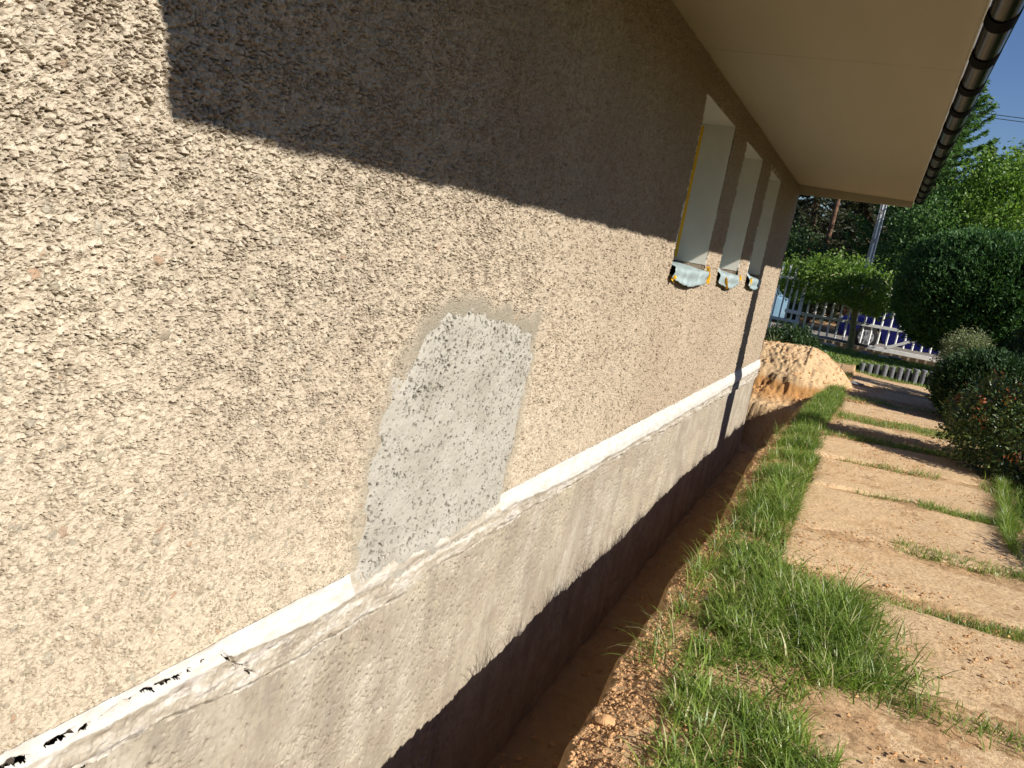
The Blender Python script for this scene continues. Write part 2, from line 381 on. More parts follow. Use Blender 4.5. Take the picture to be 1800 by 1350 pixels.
def rough_height(Y, Z):
    wx = (fbm(Y*60, Z*60, 3, 3)-.5); wz = (fbm(Y*60, Z*60, 9, 3)-.5)
    d1, ed, tl, ia, ib = facets(Y/.0138+wx*1.2, Z/.0105+wz*1.2, 11)
    e1, fd, tm, ja, jb = facets(Y/.0072+wz*.9, Z/.0060+wx*.9, 41)
    big = fbm(Y*14, Z*14, 77, 3)-.5
    low = sstep(.35, 1.5, Z+.18*(Y-1)*(Y > 1)+(fbm(Y*2, Z*2, 5, 2)-.5)*.5)     # 0 = flatter render low down near
    A = .34+.76*low
    chaos = fbm(Y*34, Z*46, 150, 3); patchy = fbm(Y*5, Z*5, 153, 3)
    h = (ia-.5)*.0050 + tl*.0046*(.4+ia) + (ja-.5)*.0030 + tm*.0022 + big*.012 + (chaos-.5)*.011
    h = h*A
    thr = .62-.26*(patchy-.3)
    cl = (1-sstep(.05, .20, ed))*sstep(thr-.06, thr+.03, chaos)                 # open clefts between the lumps
    cl2 = (1-sstep(.06, .26, fd))*sstep(.56, .64, fbm(Y*90, Z*120, 160, 2))
    pit = np.where(ib < .07, 1-sstep(.12, .40, d1), 0)
    void = np.clip(cl+pit+.6*cl2, 0, 1)
    h = h-(.0095*cl+.010*pit)*(.55+.45*low)-.0042*cl2
    p1, p2, pa, pb = worley(Y/.031+wx*.5, Z/.031+wz*.5, 91)
    pr = .13+.15*h2(np.floor(pa*9999), np.floor(pb*9999), 5)
    isp = (pb < .20-.13*low) & (p1*(1+.5*np.sin(pa*40+np.arctan2(wz, wx))) < pr)
    h = np.where(isp, h*.35+.0030*np.sqrt(np.clip(1-(p1/pr)**2, 0, 1)), h)
    q1, q2, qa, qb = worley(Y/.0135+wx, Z/.0135+wz, 191)
    isq = (qb < .26-.16*low) & (q1 < .14+.22*h2(np.floor(qa*9999), np.floor(qb*9999), 5)) & ~isp
    h = np.where(isq, h*.5+.0016, h)
    void = np.where(isp | isq, 0, void)
    tone = .32*ia+.38*ja+.30*vnoise(Y*500, Z*500, 9)
    return h, np.clip(.22+.78*tone, 0, 1)*(1-.72*void), np.where(isp, .06+.94*pa, np.where(isq, .06+.94*qa, 0.))
def wall_grid(ys, zs, attrs=True):
    Y, Z = np.meshgrid(ys, zs)
    h, chip, peb = rough_height(Y, Z)
    sd = poly_sd(Y, Z, PATCH)+(fbm(Y*9, Z*9, 31, 3)-.5)*.10
    halo = (1-sstep(.0, .085, sd))*(.45+.55*sstep(1.0, 1.15, Z)+.2*fbm(Y*5, Z*5, 8, 2))
    halo = np.clip(halo, 0, 1)
    h = h*(1-.8*halo)
    h = np.where(sd < -.012, -.012, h)
    X = h + (fbm(Y*.8, Z*.8, 55, 3)-.5)*.02
    # thin smear line round the windows' holes
    for P in HOLES:
        s2 = poly_sd(Y, Z, P)+(fbm(Y*14, Z*14, 61, 3)-.5)*.05
        X = np.where(s2 < 0, X-.02, X)
    keep = np.ones((len(zs)-1, len(ys)-1), bool)
    yc = (ys[1:]+ys[:-1])/2; zc = (zs[1:]+zs[:-1])/2
    for a, b in WIN:
        ja = (fbm(zc*9, zc*0+a*7, 3, 3)-.5)*.022
        keep &= ~((yc[None, :] > a+ja[:, None]) & (yc[None, :] < b-ja[:, None]) & (zc[:, None] > WZB) & (zc[:, None] < WZT))
    for P in HOLES:
        s2 = poly_sd((Y[1:,1:]+Y[:-1,:-1])/2, (Z[1:,1:]+Z[:-1,:-1])/2, P)+(fbm(Y[1:,1:]*14, Z[1:,1:]*14, 61, 3)-.5)*.05
        keep &= s2 > .004
    V = np.stack([X, Y, Z], -1).reshape(-1, 3)
    C = np.stack([chip, halo, peb, np.ones_like(X)], -1).reshape(-1, 4)
    return compact(V, grid_faces(len(zs), len(ys), keep), {'chip': C})
V0, F0, A0 = wall_grid(np.arange(.62, 1.904, .0025), np.arange(WZ0, 2.1, .0025))
V1, F1, A1 = wall_grid(np.arange(1.9, 3.004, .0034), np.arange(WZ0, WZ1, .0032))
V3, F3, A3 = wall_grid(np.append(np.arange(WY0, 1.9, .0055), 1.904), np.append(np.arange(2.096, WZ1, .005), WZ1))
V4, F4, A4 = wall_grid(np.arange(WY0, .63, .006), np.arange(WZ0, 2.1, .006))
F1 = np.concatenate([F0, F1+len(V0), F3+len(V0)+len(V1), F4+len(V0)+len(V1)+len(V3)]); V1 = np.concatenate([V0, V1, V3, V4]); A1 = {'chip': np.concatenate([A0['chip'], A1['chip'], A3['chip'], A4['chip']])}
ysF = np.concatenate([np.arange(3.0, 5.2, .0065), np.arange(5.2, WY1, .0105)]); zsF = np.append(np.arange(WZ0, WZ1, .0062), WZ1)
V2, F2, A2 = wall_grid(ysF, zsF)
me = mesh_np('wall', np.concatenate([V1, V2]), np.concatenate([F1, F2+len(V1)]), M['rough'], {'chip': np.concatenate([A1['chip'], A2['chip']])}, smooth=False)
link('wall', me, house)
# other walls of the house (never lit from here, but really there)
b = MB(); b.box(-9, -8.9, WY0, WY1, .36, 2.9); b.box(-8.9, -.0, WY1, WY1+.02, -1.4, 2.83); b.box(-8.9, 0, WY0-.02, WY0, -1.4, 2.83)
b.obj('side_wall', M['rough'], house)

# cement patch
ys = np.arange(1.9, 3.16, .0036); zs = np.arange(.24, 1.27, .0034); Y, Z = np.meshgrid(ys, zs)
sd = poly_sd(Y, Z, PATCH)+(fbm(Y*9, Z*9, 31, 3)-.5)*.10+(fbm(Y*60, Z*60, 32, 2)-.5)*.012
d1, d2, ia, ib = worley((Y+(fbm(Y*60, Z*60, 1, 2)-.5)*.02)/.019, (Z+(fbm(Y*60, Z*60, 2, 2)-.5)*.02)/.024, 201)
e1, e2, ja, jb = worley((Y+(fbm(Y*90, Z*90, 1, 2)-.5)*.012)/.0085, Z/.011, 231)
X = (fbm(Y*12, Z*12, 12, 4)-.5)*.010+(fbm(Y*110, Z*110, 14, 2)-.5)*.0022
dens = .34+.22*(fbm(Y*4, Z*4, 90, 2)-.4)*2+.10*sstep(.8, 1.1, Z)
pq = fbm(Y*120, Z*120, 15, 2)-.5; k1 = np.where(ib < dens*.95, 1-sstep(.15, .38, d1+pq*.45), 0); k2 = np.where(jb < dens*.6, 1-sstep(.2, .45, e1+pq*.3), 0)
X = X - .014*k1 - .008*k2; kl = 1-sstep(.0015, .0045, line_d(Y, Z, [(1.96, .40), (2.06, .372), (2.2, .378), (2.42, .372), (2.7, .385), (2.98, .392)])+.006*vnoise(Y*60, Z*0, 2)+(vnoise(Y*11, Z*0, 5) > .62)*.01)
X = X-.012*kl; pore = np.clip(k1+.8*k2+kl, 0, 1)
X = X+.004+(fbm(Y*.8, Z*.8, 55, 3)-.5)*.02 - .006*sstep(-.05, .0, sd) + .014*(1-sstep(.28, .42, Z)) - .012*sstep(-.004, .030, sd)
keep = ((sd[1:,1:]+sd[:-1,:-1])/2 < .030)
V, F, A = compact(np.stack([X, Y, Z], -1).reshape(-1, 3), grid_faces(len(zs), len(ys), keep), {'pore': pore.reshape(-1)})
link('cement_patch', mesh_np('cement_patch', V, F, M['patch'], A, smooth=False), house)

# white painted plinth band with the rough strip beneath
CR1 = [(.82,.348),(.869,.345),(.92,.349),(.956,.348)]
CRK = [([(.80,.352),(.85,.350),(.885,.338)], .011), ([(.925,.344),(.965,.350),(.985,.352)], .006), ([(1.0,.342),(1.02,.342)], .007), ([(1.05,.345),(1.09,.345),(1.15,.352),(1.19,.343)], .0065),
       ([(1.19,.348),(1.24,.339),(1.262,.343)], .007), ([(1.285,.343),(1.292,.343)], .005), ([(1.325,.344),(1.34,.345)], .006),
       ([(1.395,.337),(1.41,.318),(1.445,.285),(1.476,.27),(1.49,.245),(1.515,.225)], .0075), ([(1.49,.245),(1.46,.222)], .004), ([(1.42,.19),(1.47,.185)], .005)]
def band_grid(ys, zs):
    Y, Z = np.meshgrid(ys, zs)
    top = .377+(fbm(Y*6, Y*0, 4, 3)-.5)*.010
    zlow = np.interp(Y, [.5, 1.03, 1.45, 1.94, 2.6, 3.5, 5.1, 8.2, 11.2], [.26, .245, .185, .155, .185, .19, .175, .12, .075])+(fbm(Y*7, Y*0, 14, 4)-.5)*.035
    n = (fbm(Y*10, Z*22, 6, 4)-.5); nf = fbm(Y*60, Z*60, 8, 3)-.5
    X = .006+.024*sstep(top, .28, Z)+n*.004+nf*.0015
    pw = np.interp(Y, [.9, 1.33, 1.65, 3.1, 3.96, 5.8, 9.9], [.330, .322, .296, .303, .262, .24, .24])+(fbm(Y*5, Y*0, 24, 4)-.5)*.03
    rough = sstep(pw+.01, pw-.03, Z)
    X = X - rough*(.006+.010*fbm(Y*14, Z*14, 71, 4)) + rough*nf*.010
    hole = np.zeros(Y.shape, bool)
    for P, wd in CRK:
        wd = wd*.6; d = line_d(Y, Z+(fbm(Y*38, Y*0, 67, 3)-.5)*.016, P)+(fbm(Y*60, Z*60, 66, 3)-.5)*.007
        X = X-.012*(1-sstep(wd*.9, wd*1.5, d)); hole |= d < wd*(.35+.75*vnoise(Y*10, Y*0, 3))
    X = X - .02*sstep(zlow+.03, zlow, Z)*(.6+.8*fbm(Y*12, Z*12, 33, 2))
    gap = sstep(1.93, 1.97, Y+(Z-.3)*.25)*sstep(3.04, 3.0, Y-(Z-.3)*.3)       # cement smeared over the band here
    paint = sstep(pw-.012, pw+.012, Z)*(1-gap)
    X = np.where((gap > .5) & (Z > .26), X-.004, X)
    keep = ((Z < top) & (Z > zlow-.006) & ~hole)[1:, 1:]
    return compact(np.stack([X, Y, Z], -1).reshape(-1, 3), grid_faces(len(zs), len(ys), keep), {'paint': paint.reshape(-1)})
V1, F1, A1 = band_grid(np.arange(WY0, 2.0, .0024), np.arange(.12, .40, .0022)); V2, F2, A2 = band_grid(np.concatenate([np.arange(1.998, 4, .005), np.arange(4., WY1, .011)]), np.arange(.04, .40, .0035))
link('plinth_band', mesh_np('plinth_band', np.concatenate([V1, V2]), np.concatenate([F1, F2+len(V1)]), M['band'], {'paint': np.concatenate([A1['paint'], A2['paint']])}, smooth=True), house)
# foundation wall
def found_grid(ys, zs):
    Y, Z = np.meshgrid(ys, zs)
    X = (fbm(Y*3, Z*3, 100, 4)-.5)*.018+(fbm(Y*50, Z*40, 104, 4)-.5)*.0035
    wv = (fbm(Y*70, Z*50, 110, 3)-.5)
    d1, d2, ia, ib = worley((Y+.3*Z+wv*.02)/.024, (Z+wv*.02)/.040, 301)
    dn = sstep(.40, .66, fbm(Y*2.6, Z*2.6, 107, 4))
    k1 = np.where(ib < .07+.42*dn, 1-sstep(.12, .26, d1), 0); X = X-.012*k1
    d1, d2, ia, ib = worley(Y/.010+wv, Z/.016+wv, 331)
    k2 = np.where(ib < .05+.34*dn, 1-sstep(.14, .30, d1), 0); X = X-.006*k2
    rdg = np.abs(fbm(Y*8, Z*14, 120, 4)-.5); X = X-.008*(1-sstep(.0, .02, rdg))*dn
    X = X-.004+.012*sstep(.0, -1.2, Z)
    return np.stack([X, Y, Z], -1).reshape(-1, 3), grid_faces(len(zs), len(ys)), np.clip(k1+.7*k2, 0, 1).reshape(-1)
zs = np.concatenate([np.arange(-1.5, -.5, .012), np.arange(-.5, .225, .005)])
V0, F0, K0 = found_grid(np.arange(.78, 2.804, .0034), np.arange(-.62, .225, .0036))
Va, Fa, Ka = found_grid(np.arange(WY0, .79, .01), zs); Vb, Fb, Kb = found_grid(np.arange(.78, 2.81, .012), np.arange(-1.5, -.61, .012))
V1, F1, K1 = found_grid(np.arange(2.8, 4.5, .006), zs); V2, F2, K2 = found_grid(np.arange(4.49, WY1, .014), zs)
F1 = np.concatenate([F0, Fa+len(V0), Fb+len(V0)+len(Va), F1+len(V0)+len(Va)+len(Vb)]); V1 = np.concatenate([V0, Va, Vb, V1]); K1 = np.concatenate([K0, Ka, Kb, K1])
link('foundation_wall', mesh_np('foundation_wall', np.concatenate([V1, V2]), np.concatenate([F1, F2+len(V1)]), M['found'], {'pore': np.concatenate([K1, K2])}, smooth=True), house)
# backing that closes cracks and chipped holes; its dark colour stands in for shade
MB().box(-.14, -.06, WY0, 5.2, -1.5, 2.8).obj('dark_backing', M['gap'], house)

# eaves, fascia, roof
Y0R, Y1R = .628, 11.31
yp = [Y0R, 2.75, 4.95, 7.15, 9.35, Y1R-.02]
for k in range(5):
    dz = (.0, .0008, -.0006, .0006, -.0005)[k]
    MB().prism([(0.0, 2.815+dz), (1.42, 2.786+dz*.3), (1.42, 2.84), (0.0, 2.86)], 'y', yp[k]+.0006, yp[k+1]-.0006).obj('soffit_panel', M['soffit'], house)
MB().prism([(0.0, 2.695), (1.42, 2.712), (1.42, 2.95), (0, 3.0)], 'y', Y1R-.018, Y1R+.02).obj('gable_board', M['soffit'], house)
MB().prism([(1.4205, 2.752), (1.4255, 2.752), (1.4255, 2.95), (1.4205, 2.95)], 'y', Y0R, Y1R).obj('fascia', M['whitepaint'], house)
MB().prism([(1.45, 2.90), (1.45, 2.96), (-4.5, 4.60), (-10.4, 2.96), (-10.4, 2.90), (-4.5, 4.50)], 'y', Y0R+.0, Y1R+.04).obj('roof', M['rooftile'], house)
MB().prism([(0.02, 2.86), (1.40, 2.84), (1.40, 2.91), (0.02, 3.28)], 'y', Y0R, Y0R+.03).obj('gable_board', M['soffit'], house)
MB().prism([(-.0, 2.83), (-4.5, 4.48), (-8.9, 2.83)], 'y', Y1R-.1, Y1R-.05).obj('gable_wall', M['plaster'], house)
# gutter: half round shell with rolled outer lip
gx, gz, gr = 1.4895, 2.805, .060
prof = []
for k in range(19):
    a = PI+PI*k/18; prof.append((gx+gr*math.cos(a), gz+gr*math.sin(a)))
inner = [(gx+(gr-.003)*math.cos(PI+PI*k/18), gz+(gr-.003)*math.sin(PI+PI*k/18)) for k in range(18, -1, -1)]
b = MB(); b.prism(prof+inner, 'y', Y0R+.02, Y1R+.06)
b.tube([(gx+gr, Y0R+.02, gz+.004), (gx+gr, Y1R+.06, gz+.004)], .0085, 10)
for yy in (Y0R+.018, Y1R+.060):             # end caps
    n = 18; vs = [(gx+gr*math.cos(PI+PI*k/n), yy, gz+gr*math.sin(PI+PI*k/n)) for k in range(n+1)]
    b.add(vs+[(p[0], p[1]+.003, p[2]) for p in vs], [tuple(range(n+1)), tuple(range(n+1, 2*n+2))[::-1]])
gut = b.obj('gutter', M['gutter'], house, smooth=True, loc=(0, 0, -.045))
gut.rotation_euler = (.0056, 0, 0)
yb = 1.0
while yb < 11.3:
    b = MB(); n = 18; r1 = gr+.0015; r2 = gr+.006
    P = [(gx+r1*math.cos(PI+PI*k/n), gz+r1*math.sin(PI+PI*k/n)) for k in range(n+1)]
    Q = [(gx+r2*math.cos(PI+PI*k/n), gz+r2*math.sin(PI+PI*k/n)) for k in range(n, -1, -1)]
    b.prism(P+Q, 'y', yb-.07, yb+.07); b.obj('gutter_bracket', M['bracket'], gut, smooth=True); yb += .6  # bracket made extra wide: its black also stands in for dark gutter reflections

# windows
rng = np.random.default_rng(4)
for wi, (a, c) in enumerate(WIN):
    b = MB(); D = -.27; zt = WZT; zb = 1.535; j = .004
    b.box(D, -.004, c-.003, c+.05, zb, zt+.05)              # far jamb
    b.box(D, -.004, a-.05, a+.003, zb, zt+.05)              # near jamb
    b.box(D, -.004, a+.0035, c-.0035, zt-.003, zt+.05)      # head
    win = b.obj('window', M['plaster'], house)
    b = MB(); b.box(D-.05, .0-.02, a-.05, c+.05, 1.20, 1.425); b.obj('sill_bed', M['mortar'], win)
    MB().box(D-.01, -.006, a-.04, a+.05, 1.4255, 1.5345).obj('packing', M['mortar'], win, bevel=.008); MB().box(D-.01, -.012, c-.0, c+.04, 1.4255, 1.5345).obj('packing', M['mortar'], win); MB().box(D-.01, D+.03, a+.051, c-.001, 1.4255, 1.5345).obj('gap_shade_strip', M['gap'], win)
    b = MB(); b.box(D-.06, D-.001, a-.03, a+.065, 1.5355, zt+.03); b.box(D-.06, D-.001, c-.065, c+.03, 1.5355, zt+.03)
    b.box(D-.06, D-.001, a+.0655, c-.0655, zt-.06, zt+.03); b.box(D-.06, D-.001, a+.0655, c-.0655, 1.5355, 1.60)
    b.obj('frame', M['whitepaint'], win, bevel=.003)
    MB().box(D-.035, D-.03, a+.06, c-.06, 1.59, zt-.055).obj('pane', M['film'], win)
    MB().box(D+.0, D+.022, c-.0062, c-.0035, 1.56, zt-.02).obj('tape', M['tape'], win); MB().box(D+.001, D+.018, a+.0032, a+.0055, 1.56, zt-.02).obj('tape', M['tape'], win)
    # plastic film draped over the broken sill: sheet from the inside edge, over the lip, hanging down
    nu, nv = 60, 26
    U, Vv = np.meshgrid(np.linspace(0, 1, nu), np.linspace(0, 1, nv))
    y0 = a+.004; y1 = c-.004
    Yf = y0+(y1-y0)*U+.02*np.sin(Vv*5+wi)
    hang = .055+.05*fbm(U*4+wi*9, U*0, 5+wi, 3)+(.03*np.sin(U*PI))
    s = Vv*(.30+hang); run = .29
    Xf = np.where(s < run, -.262+s, .028+.006*np.sin((s-run)*60)); Zf = np.where(s < run, 1.527-.045*s/run, 1.482-(s-run))
    r_ = np.stack([Xf, Yf, Zf], -1)
    w_ = (fbm(U*9+wi*3, Vv*6, 15, 4)-.5); w2 = (fbm((U+Vv*.4)*22, Vv*8, 18+wi, 3)-.5)
    Xf = Xf+np.where(s > run*.8, w_*.03+w2*.018, 0)+.006; Zf = Zf+w_*.025+w2*.014
    Zf = np.maximum(Zf, np.where(Xf < 0, 1.432, -9))
    if wi > 0:                                # corner of the sheet stuck up the near jamb
        up = sstep(.30, .0, U)*(1-sstep(.4, .8, Vv)); Zf = Zf+up*(.13 if wi == 1 else .16)
    Vt = np.stack([Xf, Yf, Zf], -1).reshape(-1, 3)
    film = link('film', mesh_np('film', Vt, grid_faces(nv, nu), M['film'], smooth=True), win)
    md = film.modifiers.new('thick', 'SOLIDIFY'); md.thickness = .0015
    def tape(y, z, w, h, ang, x=.034):
        nn = 6; Uu, Ww = np.meshgrid(np.linspace(-.5, .5, nn), np.linspace(-.5, .5, nn))
        yy = y+(Uu*w*math.cos(ang)-Ww*h*math.sin(ang)); zz = z+(Uu*w*math.sin(ang)+Ww*h*math.cos(ang)); xx = x+.012*np.sin(Uu*4+Ww*5)
        o = link('tape', mesh_np('tape', np.stack([xx, yy, zz], -1).reshape(-1, 3), grid_faces(nn, nn), M['tape']), win)
        m_ = o.modifiers.new('thick', 'SOLIDIFY'); m_.thickness = .001
    if wi == 0: tape(a+.03, 1.41, .06, .05, .3); tape(c-.02, 1.50, .09, .022, -.5); tape(c+.06, 1.435, .10, .028, -.9)
    if wi == 1: tape(a+.28, 1.41, .20, .016, -.5, .045); tape(c+.02, 1.465, .035, .07, .2)
    if wi == 2: tape(a+.10, 1.45, .03, .08, .1, .04)
# ---- ground
# ================================================================ GROUND
def inc(a, b, n): return list(np.linspace(a, b, n, endpoint=False))
gx_ = np.array([-500, -150, -50, -20, -10, -6, -4]+inc(-3, 0, 30)+inc(0, .5, 22)+inc(.5, 1.05, 60)+inc(1.05, 3.6, 110)+inc(3.6, 6, 16)+[6, 7, 9, 12, 18, 30, 60, 150, 500])
gy_ = np.array([-500, -150, -50, -20, -10, -5, -2, -1, 0]+inc(.5, 6, 420)+inc(6, 13, 330)+inc(13, 17.5, 120)+inc(17.5, 24, 60)+[24, 26, 30, 36, 45, 60, 90, 150, 300, 700])
EDY = [0, 2.03, 2.27, 2.58, 2.9, 3.5, 3.9, 4.45, 5.2, 5.85, 6.86, 8.6, 10.66, 12.9, 14.8, 15.6]
EDX = [.80, .80, .77, .745, .75, .74, .72, .735, .76, .72, .66, .70, .75, .88, 1.03, 1.1]
def edge_x(Y): return np.interp(Y, EDY, EDX)+(fbm(Y*5, Y*0, 3, 3)-.5)*.06+(fbm(Y*26, Y*0+3, 5, 3)-.5)*.035
def ground_h(X, Y):
    far = (Y > 17.05) & (Y < 21.2)
    z = (fbm(X*1.5, Y*1.5, 400, 3)-.5)*.04*(np.abs(X) < 8)*(Y < 17) + (fbm(X*25, Y*25, 405, 4)-.5)*.022
    z = z + ((X > 1.0) & (X < 2.9) & (Y < 16.5))*(.012+.055*(fbm(X*3.1, Y*3.1, 430, 4)-.42)*sstep(1.0, 1.15, X))
    lawn_up = np.where((X > 1.25), sstep(17.02, 17.12, Y), sstep(14.5, 18, Y)*1.0)
    z = z+.20*lawn_up*(1-sstep(19.9, 20.5, Y)*.65)
    xe = edge_x(Y); tr = (Y < 15.4)*1.0
    lip = (1-sstep(0, .17, X-xe))*.05*tr
    z = z-lip+(fbm(X*60, Y*60, 411, 3)-.5)*.014*(1-sstep(.2, .4, X-xe))*tr
    floor = np.interp(Y, [0, 3, 7, 11, 12.2, 13.5, 15, 15.5], [-1.42, -1.36, -1.18, -1.08, -1.0, -.7, -.35, 0.])+.05*fbm(X*6, Y*6, 7, 3)+.12*sstep(.35, .75, X)
    wall_t = sstep(-.17, .004, X-xe+.03*(fbm(Y*9, X*9, 8, 3)-.5))
    intr = (X < xe) & (Y < 15.5) & (X > -8.8) & (Y > -1)
    zt = floor+(z-floor)*wall_t
    zt = zt+(fbm(X*22, Y*14, 19, 3)-.5)*.05*(1-wall_t)
    z = np.where(intr, zt, z)
    z = np.where((X < -.0) & (X > -8.9) & (Y > -1) & (Y < 11.56), -1.45, z)
    return z, intr
X, Y = np.meshgrid(gx_, gy_)
Zg, intr = ground_h(X, Y)
sand_zone = (X > .5) & (X < 2.75+.25*(fbm(Y*1.5, Y*0, 2, 3)-.5)) & (Y < 16.6)
lawn = np.where((X > -.2) & (X < 2.75+.3*(fbm(Y*1.5, X*0, 2, 3)-.5)) & (Y < 16.75+.4*(fbm(X*3, X*0, 3, 2)-.5)), 0., 1.)
lawn = np.where((Y > 9) & (Y < 16) & (X < 1.2), 0., lawn); lawn = np.where(Y > 20.0, 0, lawn)
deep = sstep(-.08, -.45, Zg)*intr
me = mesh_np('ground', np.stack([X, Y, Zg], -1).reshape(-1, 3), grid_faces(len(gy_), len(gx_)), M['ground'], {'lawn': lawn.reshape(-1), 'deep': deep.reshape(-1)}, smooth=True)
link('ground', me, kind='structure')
MB().add([(-120, 21.6, .125), (120, 21.6, .125), (120, 27, .125), (-120, 27, .125)], [(0, 1, 2, 3)]).obj('road', M['asphalt'], kind='structure')

def gz_at(x, y):
    z, _ = ground_h(np.array([x], float), np.array([y], float)); return float(z[0])

# sand heap at the house corner
hx = np.arange(-2.2, 1.45, .016); hy = np.arange(11.7, 16.2, .016); X, Y = np.meshgrid(hx, hy)
n = fbm(X*2.2, Y*2.2, 500, 4)-.5; nf = fbm(X*14, Y*14, 503, 4)-.5
yy = Y+n*.25-.10*np.abs(X-.2)+.06*nf
H = np.interp(yy, [11.75, 11.95, 12.08, 12.16, 12.40, 12.50, 12.60, 12.72, 13.0, 13.35, 13.7, 14.5, 15.6, 16.2], [-1.5, -1.25, -.75, -.34, -.20, -.12, .10, .17, .36, .56, .54, .30, -.05, -.2])
side = np.interp(X, [-2.2, -1.3, -.5, .2, .55, .8, .98, 1.15, 1.3, 1.45], [.45, .30, .10, .02, .0, .09, .21, .36, .53, .72])
H = H-side*sstep(12.3, 13.0, yy)-np.clip(side, 0, .5)*.6*(1-sstep(12.3, 13.0, yy))
rill = np.abs(np.sin((X*1.0+Y*.35+n*.9)*26))*.028*sstep(12.65, 12.85, yy)*(X < .55)*(.3+fbm(X*3, Y*3, 61, 2))
H = H+nf*.045+(fbm(X*40, Y*40, 507, 3)-.5)*.018-rill
HX, HY, HH = X.copy(), Y.copy(), H.copy()
link('sand_heap', mesh_np('sand_heap', np.stack([X, Y, H], -1).reshape(-1, 3), grid_faces(len(hy), len(hx)), M['heap'], smooth=True),
     label='ochre heap of dug sand at the far end of the trench by the house corner', cat='sand heap')

# sand-covered path slabs
SL = [(1.47, 2.75, 2.00, 3.14, .03), (1.55, 2.75, 3.30, 4.25, .02), (1.14, 2.62, 4.40, 5.05, .05), (1.12, 2.62, 5.12, 6.32, .20), (1.17, 2.62, 6.40, 7.45, .26), (1.10, 2.60, 7.56, 8.62, .30),
      (1.24, 2.62, 9.55, 10.00, .22), (1.20, 2.62, 10.75, 11.75, .25), (1.24, 2.62, 12.9, 14.0, .3), (1.24, 2.62, 14.6, 15.9, .3)]
LAB = ['sand-dusted path slab nearest the camera, mostly under the long grass', 'sandy path slab at the right edge behind the first tuft of long grass, flecked with shrub shadow', 'sandy path slab just beyond the big tuft of long grass, with a blade arching over it',
       'wide path slab with footprints of pale sand beside the trench grass', 'path slab thick with orange clay crumbs on its right side', 'path slab with a weed seam, shaded by the red-leaved shrub',
       'narrow strip of sandy slab between two rows of grass', 'path slab beyond the far grass row, half in shrub shade', 'far path slab scattered with clods before the dark shrubs', 'farthest path slab, beside the sand heap']
def slab_mesh(w, l, sk, seed):
    nx, ny = int(w/.02)+1, int(l/.02)+1
    U, Vv = np.meshgrid(np.linspace(-w/2, w/2, nx), np.linspace(0, l, ny))
    ed = np.minimum(np.minimum(U+w/2, w/2-U), np.minimum(Vv, l-Vv))
    Z = .022+(fbm(U*4+seed, Vv*4, seed, 3)-.5)*.018+(fbm(U*40, Vv*40, seed+3, 3)-.5)*.009-.014*(1-sstep(0, .035+.02*fbm(U*8, Vv*8, seed, 2), ed))
    X = U+(fbm(Vv*9, U*0, seed, 2)-.5)*.03; Y = Vv+sk*(U+w/2)+(fbm(U*7, U*0, seed+1, 3)-.5)*.04
    V = np.stack([X, Y, Z], -1); n = nx*ny
    ring = [(0, i) for i in range(nx)]+[(j, nx-1) for j in range(1, ny)]+[(ny-1, i) for i in range(nx-2, -1, -1)]+[(j, 0) for j in range(ny-2, 0, -1)]
    top = np.array([V[j, i] for j, i in ring]); bot = top.copy(); bot[:, 2] = -.06
    idx = np.array([j*nx+i for j, i in ring]); m = len(ring)
    VV = np.concatenate([V.reshape(-1, 3), bot]); k = np.arange(m); k2 = (k+1) % m
    FS = np.stack([idx[k2], idx[k], n+k, n+k2], -1)
    return mesh_np('path_slab', VV, np.concatenate([grid_faces(ny, nx), FS]), M['sandslab'], smooth=True)
for i, (x0, x1, y0, y1, sk) in enumerate(SL):
    link('path_slab', slab_mesh(x1-x0, y1-y0, sk, 600+i*7), loc=((x0+x1)/2, y0, gz_at(x1-.3, (y0+y1)/2+.1)*.3+(.006 if i else -.014)), label=LAB[i], cat='path slab', group='sandy slabs of the garden path')

# loose crumbs of clay and sand
rng = np.random.default_rng(9)
def lumps(P, S, seed=0):
    base = np.array([(1,0,0),(-1,0,0),(0,1,0),(0,-1,0),(0,0,1),(0,0,-1)], float)
    tri = np.array([(0,2,4),(2,1,4),(1,3,4),(3,0,4),(2,0,5),(1,2,5),(3,1,5),(0,3,5)])
    r = np.random.default_rng(seed); N = len(P)
    V = base[None]*(S[:, None, None])*(.55+.6*r.random((N, 6, 1)))
    a = r.random(N)*2*PI; c, s = np.cos(a)[:, None], np.sin(a)[:, None]
    x = V[..., 0]*c-V[..., 1]*s; y = V[..., 0]*s+V[..., 1]*c
    V = np.stack([x, y, V[..., 2]*.7], -1)+P[:, None, :]
    return V.reshape(-1, 3), (tri[None]+np.arange(N)[:, None, None]*6).reshape(-1, 3)
N = 15000
yy = 1.9+14*rng.random(N)**1.6; xm = edge_x(yy)+.005+np.abs(rng.normal(0, .14, N))
N2 = 26000; y2 = 2+13.5*rng.random(N2)**1.4; x2 = 1.1+1.6*rng.random(N2); k = (fbm(x2*2.2, y2*2.2, 71, 3) > .42+.22*rng.random(N2)) ; x2, y2 = x2[k], y2[k]
xx = np.concatenate([xm, x2]); yy = np.concatenate([yy, y2])
zz, _ = ground_h(xx, yy); zz = zz+np.where(xx > 1.15, .024, .002)
S = .0025+.011*rng.random(len(xx))**4+(rng.random(len(xx)) < .012)*.014*(xx < 1.05)
ii = rng.integers(0, HX.size, 5200); hm = HH.ravel()[ii] > -.25; ii = ii[hm]
PP = np.concatenate([np.stack([xx, yy, zz], -1), np.stack([HX.ravel()[ii], HY.ravel()[ii], HH.ravel()[ii]], -1)]); S = np.concatenate([S, .006+.042*rng.random(len(ii))**6])
ny_ = 900; yo = 11.9+3.6*rng.random(ny_); xo = 1.0+.5*np.abs(rng.normal(0, .6, ny_)); zo, _ = ground_h(xo, yo)
